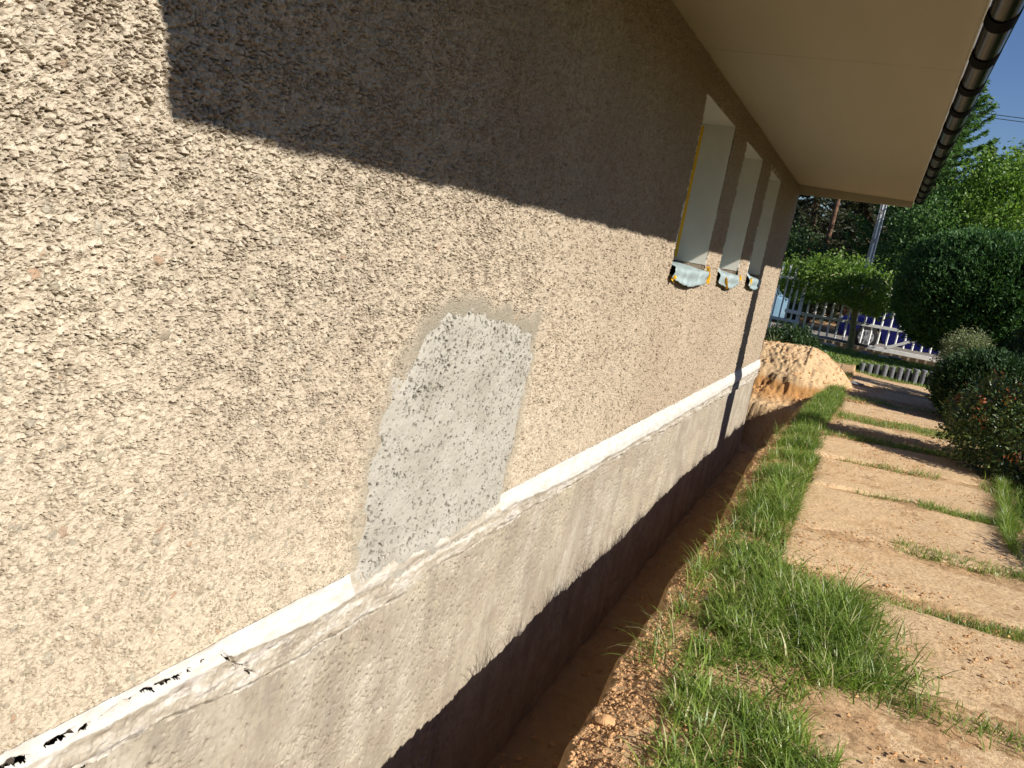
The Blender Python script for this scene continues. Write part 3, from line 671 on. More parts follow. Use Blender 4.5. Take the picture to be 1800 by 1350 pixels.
PP = np.concatenate([PP, np.stack([xo, yo, zo+.01], -1)]); S = np.concatenate([S, .006+.024*rng.random(ny_)**4])
nt_ = 2600; yt = 1.5+10.5*rng.random(nt_); xt = .03+.62*rng.random(nt_); zt_, _ = ground_h(xt, yt)
PP = np.concatenate([PP, np.stack([xt, yt, zt_], -1)]); S = np.concatenate([S, .006+.03*rng.random(nt_)**5])
V, F = lumps(PP, S, 3)
link('soil_crumbs', mesh_np('soil_crumbs', V, F, M['crumb']), kind='stuff', label='loose crumbs of orange clay on the slabs and trench edge', cat='soil')
# ---- plants
# ================================================================ GRASS
GL = [(1.0,1.6),(1.0,2.13),(.99,2.49),(.94,2.78),(.94,3.19),(.90,3.8),(.87,4.38),(.83,5.42),(.73,6.95),(.76,8.1),(.78,10.06),(.92,12.0),(1.02,14.2),(1.06,15.4)]
GR = [(1.2,15.4),(1.16,14.2),(1.22,12.34),(1.17,10.8),(1.13,9.3),(1.12,7.56),(1.16,6.94),(1.15,5.83),(1.13,4.9),(1.13,4.5),(1.24,4.15),(1.50,4.12),(1.66,3.95),(1.72,3.6),(1.86,3.36),(1.60,3.16),(1.45,3.06),(1.40,2.8),(1.56,2.55),(1.62,2.2),(1.6,1.6)]
rng = np.random.default_rng(21)
def scatter(poly, n, d=0):
    P = np.array(poly); lo = P.min(0); hi = P.max(0); out = []
    q = lo+(hi-lo)*rng.random((n*3, 2)); s = poly_sd(q[:, 0], q[:, 1], poly)
    return q[s < d][:n]
def blades(root, L, wd, lean_amp=.45, seg=4, seed=0, curl=.8):
    r = np.random.default_rng(seed); N = len(root)
    az = r.random(N)*2*PI; lean = np.abs(r.normal(0, lean_amp, N))*.8+.08; cv = curl*(.3+r.random(N))
    t = np.linspace(0, 1, seg+1); V = []
    th = lean[:, None]+cv[:, None]*t[None]**1.5*1.1
    ds = L[:, None]/seg
    hx = np.cumsum(np.sin(th)*ds, 1)-np.sin(th[:, :1])*ds; hz = np.cumsum(np.cos(th)*ds, 1)-np.cos(th[:, :1])*ds
    cx, sx = np.cos(az)[:, None], np.sin(az)[:, None]
    C = np.stack([root[:, 0:1]+hx*cx, root[:, 1:2]+hx*sx, root[:, 2:3]+hz], -1)
    fa = az+PI/2+r.normal(0, .5, N); wv = wd[:, None]*(1-t[None]**2.2)*.5+.0002
    off = np.stack([wv*np.cos(fa)[:, None], wv*np.sin(fa)[:, None], np.zeros_like(wv)], -1)
    V = np.stack([C-off, C+off], 2).reshape(N, -1, 3)
    i = np.arange(seg)*2; q = np.stack([i, i+1, i+3, i+2], -1)
    F = (q[None]+(np.arange(N)*2*(seg+1))[:, None, None]).reshape(-1, 4)
    rn = np.repeat(np.clip(r.normal(.40, .27, N)+.5*(fbm(root[:, 0]*5, root[:, 1]*5, 88, 2)-.5), 0, .8)+(r.random(N) < .15)*.55, 2*(seg+1))
    return V.reshape(-1, 3), F, np.clip(rn, 0, 1)
def grassobj(name, xy, Lm, Ls, wd, lab, seed, lean=.45, dens=None, curl=.8):
    if dens is not None: xy = xy[dens(xy[:, 0], xy[:, 1]) > rng.random(len(xy))]
    z, _ = ground_h(xy[:, 0], xy[:, 1]); root = np.column_stack([xy, z-.008])
    L = np.clip(Lm(xy[:, 0], xy[:, 1])*(.45+.75*rng.random(len(xy))), .01, 1)
    V, F, rn = blades(root, L, wd*(.6+.8*rng.random(len(xy)))*(np.where(xy[:, 1] > 4.6, .62, 1) if seed == 2 else 1), lean, seed=seed, curl=curl)
    link(name, mesh_np(name, V, F, M['grass'], {'rnd': rn}, smooth=True), kind='stuff', label=lab, cat='grass')
strip = GL+GR
def lenf(x, y):
    near = np.exp(-((x-1.45)**2/.08+(y-3.65)**2/.22)); edge = sstep(.54, .66, fbm(y*3.3, y*0, 17, 3))*.08*(x < 1.05)*(y > 3.5); return (.035+.13*fbm(x*4, y*4, 7, 3)+.11*near+edge)*sstep(-.02, .22, x-(.86-.02*(y-3)*(y > 3)))+.02
q1 = scatter(strip, 98000)
grassobj('trench_grass', q1, lenf, 0, .0046, 'long green grass between the trench and the path slabs', 1, lean=.75, curl=1.2, dens=lambda x, y: np.clip((fbm(x*6, y*6, 44, 3)-.41)*7, .10, 1)*np.clip(.75+(y > 4.3)+np.exp(-((x-1.4)**2/.15+(y-3.75)**2/.3)), 0, 1))
q2 = scatter(strip, 4200, -.03); 
grassobj('tall_grass', q2, lambda x, y: .15+.14*np.exp(-((x-1.4)**2/.1+(y-3.9)**2/.2)), 0, .0070, 'tall arching grass blades over the slab edge', 2, lean=.5, curl=1.3)
cl_ = rng.choice([2.9, 3.35, 3.75, 3.95, 4.4, 4.75, 5.2, 5.6, 6.3, 7.0, 7.7, 8.3], 1100); q5 = np.column_stack([.86-.012*(cl_-3)+rng.normal(0, .035, 1100), cl_+rng.normal(0, .085, 1100)])
q6 = np.column_stack([1.15+.75*rng.random(1500), 3.0+1.6*rng.random(1500)]); q6 = q6[np.abs(poly_sd(q6[:, 0], q6[:, 1], strip)) < .13]
grassobj('stray_grass', q6, lambda x, y: x*0+.17, 0, .0045, 'loose long blades spreading from the big tuft over the slabs', 8, lean=.9, curl=1.4)
grassobj('edge_grass', q5, lambda x, y: x*0+.19+.03*np.sin(y*9), 0, .0036, 'wispy grass tufts hanging over the lip of the trench', 6, lean=.6, curl=1.2)
# grass in the seams and rows between slabs
pts = []
def row(x0, y0, x1, y1, wdt, n):
    t = rng.random(n); pts.append(np.column_stack([x0+(x1-x0)*t, y0+(y1-y0)*t+rng.normal(0, wdt, n)]))
row(1.15, 8.85, 2.6, 9.35, .12, 3500); row(1.2, 10.2, 2.6, 10.75, .16, 3600); row(1.2, 12.1, 1.9, 12.5, .12, 900); row(1.9, 12.5, 2.6, 12.8, .1, 300)
row(1.35, 7.55, 2.2, 7.85, .05, 450); row(1.95, 6.52, 2.7, 6.70, .05, 1100); row(1.5, 6.42, 2.0, 6.55, .03, 160)
row(1.75, 5.28, 2.65, 5.45, .05, 1300); row(1.5, 4.18, 2.75, 4.40, .05, 1500); row(1.7, 3.15, 2.6, 3.25, .05, 700)
row(2.5, 6.0, 2.75, 8.4, .16, 3800); row(2.62, 4.0, 2.85, 6.2, .08, 2200); rg = np.column_stack([2.5+3.2*rng.random(34000), 3+11*rng.random(34000)]); pts.append(rg[rg[:, 0] > 2.62+.12*np.sin(rg[:, 1]*3)]); row(1.16, 4.2, 1.16, 9, .02, 700)
q3 = np.concatenate(pts)
grassobj('seam_grass', q3, lambda x, y: .055+.05*fbm(x*4, y*4, 9, 2)+.05*(x > 2.5), 0, .0036, 'short grass growing in rows between the path slabs', 3)
q4 = np.column_stack([-2.5+8*rng.random(60000), 15.9+5.2*rng.random(60000)]); q4 = q4[(q4[:, 0] > 1.0-.3*(17-q4[:, 1])) | (q4[:, 1] > 15.9)]
q4 = q4[~((q4[:, 0] < 1.2) & (q4[:, 1] < 15.9))]; q4 = q4[(q4[:, 1] > 16.55) | (q4[:, 0] > 2.6)]
q4 = q4[q4[:, 1] < 19.75+.35*(q4[:, 0] > 1.6)+.15*np.sin(q4[:, 0]*5)]
grassobj('lawn_grass', q4, lambda x, y: x*0+.075, 0, .009, 'mown lawn before the white gate and around the palisade', 4, lean=.35)

# ================================================================ LEAFY THINGS
def leaves(P, size, seed=0, aspect=.5, dirs=None, jit=1.0, flat=0):
    r = np.random.default_rng(seed); N = len(P)
    d = r.normal(size=(N, 3)); 
    if flat: d[:, 2] *= (1-flat)
    if dirs is not None: d = dirs+d*jit*.35
    d /= np.linalg.norm(d, axis=1, keepdims=True)+1e-9
    e = np.cross(d, r.normal(size=(N, 3))); e /= np.linalg.norm(e, axis=1, keepdims=True)+1e-9
    s = size*(.6+.8*r.random((N, 1)))
    a = d*s*.5; b = e*s*.5*aspect
    V = np.stack([P-a, P+b*.95-a*.1, P+a, P-b*.95-a*.1], 1).reshape(-1, 3)
    F = np.arange(N*4).reshape(-1, 4)
    return V, F
def foliage(name, P, size, mat, parent, seed=0, aspect=.5, dirs=None, jit=1., rn=None, **kw):
    V, F = leaves(P, size, seed, aspect, dirs, jit); r = np.random.default_rng(seed+5)
    if rn is None: rn = np.clip(r.normal(.45, .22, len(P)), 0, 1)
    return link(name, mesh_np(name, V, F, mat, {'rnd': np.repeat(rn, 4)}), parent, **kw)
def ellipsoid_clumps(r, c, rad_, n, spread, per, shell=.55):
    d = r.normal(size=(n, 3)); d /= np.linalg.norm(d, axis=1, keepdims=True)
    rr_ = (shell+(1-shell)*r.random((n, 1))**.6); C = np.array(c)+d*rr_*np.array(rad_)
    P = (C[:, None]+r.normal(size=(n, per, 3))*spread).reshape(-1, 3)
    D = np.repeat(d, per, 0); return P, D
def limbs(b, base, top, r0, targets, seed=0):
    r = np.random.default_rng(seed)
    base = np.array(base, float); top = np.array(top, float)
    b.tube([base, base*.5+top*.5+r.normal(0, .01, 3), top], [r0, r0*.85, r0*.6], 10)
    for t in targets:
        t = np.array(t); s = base+(top-base)*(.6+.4*r.random()); m = (s+t)/2+np.array([0, 0, .1])*np.linalg.norm(t-s)
        b.tube([s, m, t], [r0*.4, r0*.25, r0*.08], 6)

# weeping mushroom-crowned tree on the lawn
tr = link('weeping_tree', None, label='small mushroom-crowned weeping tree with mossy trunk on the lawn before the white gate', cat='tree', loc=(1.0, 20.1, .2))
r = np.random.default_rng(31)
b = MB(); pts = []
for i in range(16):
    a = i*2*PI/16+.2; R = .7+.5*r.random(); pts.append((-.35+math.cos(a)*R, math.sin(a)*R*.8, 1.35+.35*r.random()))
b.tube([(.0, 0, -.1), (-.02, 0, .3), (-.08, 0, .75), (-.13, 0, 1.15)], [.085, .075, .065, .06], 12)
for t in pts: b.tube([(-.13, 0, 1.1), ((t[0]-.13)/2, t[1]/2, 1.75), t], [.035, .022, .008], 6)
b.obj('trunk', M['mossbark'], tr, smooth=True)
P1, D1 = ellipsoid_clumps(r, (-.58, 0, 1.42), (1.45, 1.1, .64), 250, .10, 46, .55)
P1 = P1[P1[:, 2] > .92-.12*np.sin(P1[:, 0]*3)]
k = P1[:, 2] > 1.0
shoots = []
for i in range(46):
    a = r.random()*2*PI; rr_ = r.random()**.5; s = np.array([-.58+1.3*rr_*math.cos(a), 1.0*rr_*math.sin(a), 1.55+.42*(1-rr_**2)])
    d = np.array([math.cos(a)*.5, math.sin(a)*.4, .55+.5*r.random()]); t = np.linspace(0, .5*r.random()+.1, 16)[:, None]
    shoots.append(s+d*t+r.normal(size=(16, 3))*.025)
P1 = np.concatenate([P1]+shoots)
foliage('crown', P1, .09, M['weep'], tr, 2)

def shrub(name, loc, rx, ry, h, leaf, size, mat, lab, cat, n=160, per=60, spread=.09, seed=0, zc=None, stems=8, shell=.6, mossy=False, rn=None, group=None, under=True, mat2=None, n2=0):
    o = link(name, None, label=lab, cat=cat, loc=loc, group=group); r = np.random.default_rng(seed)
    zc = h*.5 if zc is None else zc
    P, D = ellipsoid_clumps(r, (0, 0, zc), (rx, ry, h-zc), n, spread, per, shell)
    k = P[:, 2] > .02; P = P[k]; D = D[k]
    b = MB()
    for i in range(stems):
        a = r.random()*2*PI; e = (math.cos(a)*rx*.6, math.sin(a)*ry*.6, zc+.3*(h-zc)*r.random())
        b.tube([(math.cos(a)*.05, math.sin(a)*.05, -.08), (e[0]*.4, e[1]*.4, e[2]*.55), e], [.03, .02, .006], 6)
    b.obj('stem', M['bark'], o, smooth=True)
    foliage('foliage', P, size, mat, o, seed+1, aspect=leaf, dirs=D, jit=2.2)
    if mat2:
        P2, D2 = ellipsoid_clumps(r, (0, 0, zc+.04), (rx, ry, h-zc), n2, spread*.6, per//2, .93); k = P2[:, 2] > zc*.5
        foliage('new_growth', P2[k], size*.9, mat2, o, seed+9, aspect=leaf, dirs=D2[k], jit=1.5)
    return o
def conf_clump(name, loc, rx, ry, z0, z1, lab, cat, mat, seed, n=900, L=.16, per=26, wdt=.02, power=2.6):
    # clipped thuja: dense shell of feathery sprays on a superellipsoid
    o = link(name, None, label=lab, cat=cat, loc=loc); r = np.random.default_rng(seed)
    d = r.normal(size=(n, 3)); d /= np.linalg.norm(d, axis=1, keepdims=True)
    q = (np.abs(d)**power).sum(1, keepdims=True)**(-1/power); S = d*q*np.array([rx, ry, (z1-z0)/2])
    lump = .88+.16*fbm(d[:, 0]*3+5, d[:, 1]*3+d[:, 2]*2, seed, 3)[:, None]
    S = S*lump+np.array([0, 0, (z0+z1)/2]); out = d.copy(); out[:, 2] += .55; out /= np.linalg.norm(out, axis=1, keepdims=True)
    t = (r.random((n, per, 1))-.65)*L*1.6; fan = r.normal(size=(n, per, 3))*L*.33
    P = (S[:, None]+out[:, None]*t+fan).reshape(-1, 3); D = np.repeat(out, per, 0)
    rn = np.clip(r.normal(.4, .2, n*per)+np.repeat(r.normal(0, .18, n), per), 0, 1)
    b = MB(); b.tube([(0, 0, -.1), (0, 0, z0+.2), (0, 0, z1*.8)], [.11, .09, .03], 10)
    for i in range(26):
        k = r.integers(0, n); b.tube([(0, 0, z0+(z1-z0)*.3*r.random()), S[k]*.55+np.array([0, 0, .1]), S[k]*.9], [.03, .02, .008], 5)
    b.obj('trunk', M['bark'], o, smooth=True)
    core = MB()
    foliage('crown', P, L*.5, mat, o, seed+1, aspect=.38, dirs=D, jit=1.4, rn=rn)
    # inner dead foliage closes the view through the bush
    Pi = (S[:, None]-d[:, None]*(.15+.35*r.random((n, 8, 1)))+r.normal(size=(n, 8, 3))*.08).reshape(-1, 3)
    foliage('inner_foliage', Pi, L*1.1, M['darkthuja'], o, seed+2, aspect=.8)
    return o
conf_clump('clipped_thuja', (3.45, 18.4, .2), 1.82, 1.35, .42, 2.98, 'large rounded clipped evergreen overhanging the right end of the white gate', 'evergreen', M['thuja'], 51, n=4200, L=.15, per=22)
conf_clump('dark_yew', (3.14, 12.4, 0), .84, .75, .0, 1.05, 'dark rounded evergreen bush beside the far path slabs, left of the red-leaved shrub', 'shrub', M['darkthuja'], 52, n=1900, L=.11, per=18)
conf_clump('dark_juniper', (4.5, 13.3, 0), 1.30, .95, .0, 1.85, 'tall dark evergreen behind the red-leaved shrub at the right edge', 'shrub', M['darkthuja'], 53, n=2300, L=.14, per=18)
shrub('pale_shrub', (2.86, 14.95, .02), .42, .4, 1.24, .5, .035, M['pale'], 'small pale-tipped shrub between the dark evergreens below the clipped thuja', 'shrub', n=230, per=45, spread=.05, seed=61, zc=.75)
M['redleaf'] = leaf_mat('red_new_leaf', (.16, .05, .02), (.42, .11, .04), .3, .4, .5, (.5, .24, .06))
M['gloss'] = leaf_mat('glossy_leaf', (.06, .10, .03), (.20, .25, .09), .25, .25, .7)
shrub('azalea', (3.02, 8.9, 0), .86, .75, 1.0, .42, .046, M['rhodo'], 'red-tipped glossy azalea bush at the right edge of the path', 'shrub', n=420, per=46, spread=.065, seed=71, zc=.45, stems=16, mat2=M['redleaf'], n2=34)
shrub('box_bush', (3.75, 5.6, 0), .62, .6, .85, .5, .04, M['gloss'], 'low leafy bush at the right edge, throwing shadow on the path', 'shrub', n=220, per=40, spread=.07, seed=72, zc=.4)
shrub('corner_bush', (.02, 15.7, .1), .50, .45, .62, .55, .05, M['bushy'], 'small dark leafy bush just past the house corner behind the sand heap', 'shrub', n=170, per=50, spread=.06, seed=73, zc=.22)
# strap-leaved plant in front of it
o = link('strap_leaf_plant', None, label='pale strap-leaved plant against the house corner beside the small bush', cat='plant', loc=(-.22, 15.2, .25))
rs = np.random.default_rng(5); V, F, rn = blades(np.column_stack([rs.normal(0, .05, (26, 2)), np.zeros(26)]), .25+.2*rs.random(26), np.full(26, .022), .6, 5, 5, .7)
link('leaf', mesh_np('leaf', V, F, M['pale'], {'rnd': rn*.8}, smooth=True), o)

# tall unseen hedge added on the right to block open sky and bounce light
r = np.random.default_rng(131); hd = link('sky_block_hedge', None, label='tall unseen hedge added right of the garden to block sky light', cat='hedge', loc=(7.2, 2.5, 0))
n_ = 26000; P = np.column_stack([r.uniform(-.5, .5, n_), r.uniform(-11, 9, n_), 2.9*r.random(n_)]); P[:, 0] = np.sign(P[:, 0])*(.5-.25*r.random(n_)**2)
P2 = np.column_stack([r.uniform(-.5, .5, 5000), r.uniform(-11, 9, 5000), 2.85+r.normal(0, .06, 5000)])
foliage('crown', np.concatenate([P, P2]), .13, M['thuja'], hd, 132, aspect=.7)
b = MB()
for i in range(20): b.tube([(0, -10.5+i*1.0, -.1), (.05, -10.5+i*1.0, 1.2), (0, -10.4+i*1.0, 2.6)], [.05, .04, .01], 6)
b.obj('trunk', M['bark'], hd)
# ---- conifers and background wood
def conifer(name, loc, H, R, mat, bark, lab, seed, whorl=.42, size=.10, droop=.25, dens=1.0, z0=1.2, tipup=.0, group=None, cat='conifer', twig=1.0):
    o = link(name, None, label=lab, cat=cat, loc=loc, group=group); r = np.random.default_rng(seed)
    b = MB(); b.tube([(0, 0, -.3), (.03, 0, H*.35), (0, .03, H*.7), (0, 0, H)], [H*.016+.05, H*.012+.03, H*.006+.02, .012], 10)
    P = []; D = []; z = z0
    while z < H-.15:
        f = 1-(z-z0)/(H-z0); Lb = R*(f**.75)*(.8+.35*r.random())+.15
        nb = int(5+3*r.random())
        a0 = r.random()*6.28
        for i in range(nb):
            a = a0+i*2*PI/nb+r.normal(0, .2); L = Lb*(.75+.4*r.random()); di = np.array([math.cos(a), math.sin(a), 0.])
            t = np.linspace(.0, 1, 7); up = tipup*t**2*L-droop*L*np.sin(t*PI*.75)+.12*L*t
            C = di[None]*(t*L)[:, None]; C[:, 2] = z+up
            if H < 30: b.tube(C, list(np.linspace(.012+.012*L, .004, 7)), 4, False)
            ns = int((10+L*16)*dens)
            tt = .12+.88*r.random(ns)**.8; base = np.stack([np.interp(tt, t, C[:, k_]) for k_ in range(3)], -1)
            sd = np.array([-di[1], di[0], 0.]); sgn = r.choice([-1, 1], ns)
            tl = (.10+.34*L*(1-tt*.75)*.5)*twig*(.6+.7*r.random(ns))
            dv = di[None]*.55+sd[None]*sgn[:, None]*.8+np.array([0, 0, 1.])*(r.normal(-.12+tipup*.8, .22, ns))[:, None]
            dv /= np.linalg.norm(dv, axis=1, keepdims=True); m_ = 7
            u = r.random((ns, m_, 1)); Q = base[:, None]+dv[:, None]*tl[:, None, None]*u+r.normal(size=(ns, m_, 3))*.028
            P.append(Q.reshape(-1, 3)); D.append(np.repeat(dv, m_, 0))
        z += whorl*(.7+.5*r.random())*(.6+.4*f)
    b.obj('trunk', bark, o, smooth=True)
    P = np.concatenate(P); D = np.concatenate(D)
    foliage('crown', P, size, mat, o, seed+3, aspect=.28, dirs=D, jit=1.2)
    return o
def copy_tree(src, loc, rz, sc, lab):
    c = src.copy(); COL.objects.link(c); c.location = loc; c.rotation_euler = (0, 0, rz); c.scale = (sc, sc, sc); c['label'] = lab
    for ch in src.children:
        d = ch.copy(); COL.objects.link(d); d.parent = c
    return c
larch = conifer('larch', (2.1, 30.0, 0), 10.6, 2.15, M['larch'], M['bark'], 'tall light green larch whose feathery branch tips stand against the blue sky beside the gutter', 81, whorl=.36, size=.15, droop=.18, tipup=.30, dens=1.7, cat='larch', twig=1.1)
sp = conifer('spruce', (-1.9, 35.0, 0), 11.5, 2.2, M['spruce'], M['bark'], 'dark spruce in the wood just past the house corner, left of the reddish trunk', 82, whorl=.34, size=.14, droop=.35, dens=1.25, z0=.8, group='dark spruces behind the gate', cat='spruce')
copy_tree(sp, (.1, 37.5, 0), 1.3, 1.0, 'dark spruce behind the concrete utility pole, seen under the eaves')
copy_tree(sp, (-3.9, 39, 0), 2.5, 1.1, 'dark spruce farthest left in the wood, mostly hidden by the house corner')
copy_tree(sp, (1.9, 40, 0), 4.1, 1.05, 'dark spruce between the utility pole and the larch')
copy_tree(sp, (-.6, 43, 0), 5.1, 1.1, 'dark spruce deepest in the wood behind the reddish pine trunk')
copy_tree(sp, (4.3, 42, 0), 3.3, .80, 'dark spruce behind the clipped thuja, right of the larch')
lar2 = conifer('larch', (4.9, 31.5, 0), 7.9, 2.3, M['larch'], M['bark'], 'lower larch at the right edge with one long branch reaching up into the sky', 84, whorl=.45, size=.14, droop=.10, tipup=.42, dens=1.0, cat='larch')
def broadleaf(name, loc, H, R, mat, lab, seed, n=420, per=50, size=.11, zc=.62):
    o = link(name, None, label=lab, cat='tree', loc=loc); r = np.random.default_rng(seed); b = MB()
    P, D = ellipsoid_clumps(r, (0, 0, H*zc), (R, R*.85, H*(1-zc)), n, .20, per, .45)
    k = P[:, 2] > .5; P = P[k]; D = D[k]
    tg = [(math.cos(a)*R*.6, math.sin(a)*R*.5, H*(.5+.35*r.random())) for a in np.linspace(0, 6.2, 11)]
    limbs(b, (0, 0, -.3), (0, 0, H*.6), .16, tg, seed); b.obj('trunk', M['bark'], o, smooth=True)
    foliage('crown', P, size, mat, o, seed+1, aspect=.65, dirs=D*np.array([1, 1, .3])+np.array([0, 0, .5]), jit=2.0)
    return o
broadleaf('maple', (4.05, 28.0, 0), 6.4, 1.75, M['decid'], 'bright yellow-green leafy tree above the clipped thuja at the right edge', 91)
broadleaf('hazel', (2.35, 27.4, 0), 4.9, 1.35, M['larch'], 'mid green bushy tree right of the utility pole, behind the clipped thuja', 92, n=330, size=.09)
broadleaf('elder', (-1.6, 28.5, 0), 3.4, 1.3, M['bushy'], 'dark leafy bush across the road behind the weeping tree crown', 93, n=260, size=.09, zc=.5)
broadleaf('elder', (-3.3, 30.5, 0), 4.4, 1.6, M['spruce'], 'dark bush across the road at the house corner', 94, n=300, size=.11, zc=.5)
broadleaf('elder', (6.6, 27.5, 0), 4.6, 2.0, M['bushy'], 'leafy bush across the road behind the clipped thuja at the far right', 96, n=300, size=.11, zc=.5)
b = MB(); b.tube([(0, 0, -.3), (-.06, 0, 1.6), (.02, 0, 3.2), (.05, 0, 5.5), (.3, 0, 9.)], [.13, .11, .10, .08, .04], 10)
pt = link('pine', None, label='pine with reddish bare trunk in the shaded wood under the eaves', cat='pine', loc=(-.95, 32.5, 0)); b.obj('trunk', M['redbark'], pt, smooth=True)
r = np.random.default_rng(95); P, D = ellipsoid_clumps(r, (.3, 0, 9.3), (1.7, 1.5, 1.3), 130, .18, 60, .5); foliage('crown', P, .13, M['spruce'], pt, 95, aspect=.25)
# far wood closing the horizon
r = np.random.default_rng(99); NB = 90; xs = r.uniform(-60, 70, NB); P = []
for x in xs:
    hgt = r.uniform(5, 9); y = r.uniform(56, 66); q = r.normal(size=(620, 3)); q /= np.linalg.norm(q, axis=1, keepdims=True)
    P.append(np.array([x, y, hgt*.45])+q*np.array([2.6, 2.2, hgt*.55])*(.75+.35*r.random((620, 1))))
foliage('far_wood', np.concatenate(P), .55, M['spruce'], None, 98, aspect=.7, kind='stuff', label='far dark wood beyond the road', cat='wood')
# ---- objects
# ================================================================ GATE AND FENCE
gate = link('sliding_gate', None, label='white picket sliding gate with mid rail and diagonal brace at the road', cat='gate', loc=(0, 20.7, 0))
rng = np.random.default_rng(77)
MB().bar((-.30, -.02, .80), (2.78, -.02, .86), .03, .075).obj('rail', M['fencepaint'], gate, bevel=.004)
MB().bar((-.05, -.02, 1.62), (4.3, -.02, 1.70), .03, .06).obj('rail', M['fencepaint'], gate, bevel=.004)
MB().bar((1.36, -.04, .31), (5.2, -.04, .345), .07, .10).obj('bottom_beam', M['fencepaint'], gate, bevel=.006)
MB().bar((1.78, -.075, .385), (2.74, -.075, .90), .02, .065).obj('brace', M['fencepaint'], gate, bevel=.003)
x = -.18; k = 0
while x < 4.3:
    t = rng.normal(0, .006); b = MB(); zt = 1.86+.02*math.sin(k); zb = .36+.02*x+(.03 if x > 1.4 else -.02)
    b.tube([(x, .02, zb), (x+t, .02, zt), (x+t, .02, zt+.02)], [.024, .024, .008], 10)
    b.obj('picket', M['whitepaint'], gate, smooth=True); x += .193; k += 1
fen = link('picket_fence', None, label='white picket fence panel with latch bar between house corner and gate', cat='fence', loc=(0, 19.6, 0))
for i in range(7):
    x = -1.75+i*.17+.03; b = MB(); b.prism([(x-.02, .35), (x+.02, .35), (x+.02, 1.93), (x, 1.96), (x-.02, 1.93)], 'y', 0, .018); b.obj('picket', M['fencepaint'], fen)
for i in range(3):
    x = -.56+i*.13; b = MB(); b.prism([(x-.022, .25), (x+.022, .25), (x+.022, 1.86), (x, 1.89), (x-.022, 1.86)], 'y', 0, .018); b.obj('picket', M['fencepaint'], fen)
MB().bar((-1.9, -.02, .62), (-.22, -.02, .62), .03, .07).obj('rail', M['fencepaint'], fen); MB().bar((-1.9, -.02, 1.62), (-.22, -.02, 1.62), .03, .07).obj('rail', M['fencepaint'], fen)
MB().box(-.60, -.22, -.06, -.035, .80, .885).obj('latch_bar', M['whitepaint'], fen, bevel=.004)
MB().box(-.30, -.24, .02, .08, .05, 1.95).obj('post', M['fencepaint'], fen, bevel=.004)
b = MB(); b.box(-3, 6, 21.0, 21.18, -.3, .265); b.obj('kerb_wall', M['footing'], label='low tan concrete footing under the gate', cat='footing')

# palisade of short round posts
for i in range(12):
    x = 1.36+i*.138; rr_ = .056; h = .20+.012*i+rng.normal(0, .008)
    b = MB(); b.tube([(0, 0, -.35), (0, 0, h-.008), (0, 0, h)], [rr_, rr_, rr_-.008], 16)
    lab = 'grey round concrete palisade post edging the upper lawn'
    o = b.obj('palisade_post', M['darkconc'], None, smooth=True, label=lab, cat='edging post', group='row of palisade posts', loc=(x, 17.0+rng.normal(0, .01), 0))
# stones near tree and footing
def stone(loc, s, seed, lab, mat=M['stone'], name='stone'):
    import bmesh
    bm = bmesh.new(); bmesh.ops.create_icosphere(bm, subdivisions=3, radius=1); r = np.random.default_rng(seed)
    K = [(Vector(r.normal(size=3)).normalized(), .55+.35*r.random()) for _ in range(14)]
    for v in bm.verts:
        for n_, d_ in K:
            e = v.co.dot(n_)
            if e > d_: v.co -= n_*(e-d_)*.9
        v.co = Vector((v.co.x*s[0], v.co.y*s[1], v.co.z*s[2]))
    me = bpy.data.meshes.new(name); bm.to_mesh(me); bm.free(); me.materials.append(mat)
    return link(name, me, label=lab, cat='stone', loc=loc)
stone((.16, 19.7, .20), (.20, .12, .05), 1, 'flat pale stone left of the weeping tree, nearest the house corner')
stone((.55, 19.9, .21), (.22, .12, .06), 2, 'flat whitish stone just left of the weeping tree trunk')
stone((1.38, 19.4, .22), (.17, .14, .07), 3, 'grey stone at the foot of the weeping tree, right of its trunk', M['conc'])
stone((1.72, 19.5, .23), (.16, .07, .045), 4, 'pale sliver of rubble on the lawn below the gate beam')
stone((1.98, 19.6, .24), (.20, .12, .05), 5, 'grey flat stone on the lawn farthest right below the gate beam', M['conc'])
stone((1.30, 14.3, .03), (.16, .10, .05), 6, 'grey slab fragment lying beside the sand heap at the end of the grass strip', M['conc'])
stone((.93, 3.55, .0), (.035, .03, .022), 7, 'pale clod on the trench edge left of the long grass')
for i, (x, y, s_) in enumerate([(.84, 2.95, .025), (.82, 2.35, .03), (.86, 4.6, .028)]):
    stone((x, y, -.02), (s_*1.3, s_, s_*.8), 20+i, ['orange clay clod at the trench lip near the bottom edge', 'orange clay clod lowest on the trench lip in the photo', 'orange clay clod on the trench lip beside the narrow grass strip'][i], M['crumb'], 'clay_clod')
# ================================================================ UTILITY POLES AND WIRES
def pole(loc, h, lab, ladder=True, w=.25, d=.2):
    o = link('utility_pole', None, label=lab, cat='utility pole', loc=loc)
    b = MB(); b.prism([(-w/2, -.5), (w/2, -.5), (w/2*.6, h), (-w/2*.6, h)], 'y', -d/2, d/2); b.obj('shaft', M['conc'], o, bevel=.01)
    if ladder:
        b = MB()
        for z in np.arange(1.5, h-.5, .9): b.box(-.02, .015, -d/2-.012, -d/2-.001, z, z+.75)
        b.box(.075, .10, -d/2-.012, -d/2-.001, .8, h-.5)
        b.obj('metal_strip', M['whitepaint'], o)
    b = MB(); b.box(-.7, .7, -.05, .05, h-.35, h-.25)
    for x in (-.6, -.2, .2, .6): b.tube([(x, 0, h-.25), (x, 0, h-.1)], [.035, .03], 8)
    b.obj('crossarm', M['conc'], o); return o
pole((.80, 27.2, 0), 7.6, 'grey concrete utility pole with pale metal strip rising behind the weeping tree')
pole((22, 27.2, 0), 8.0, 'second concrete utility pole far along the road to the right', False)
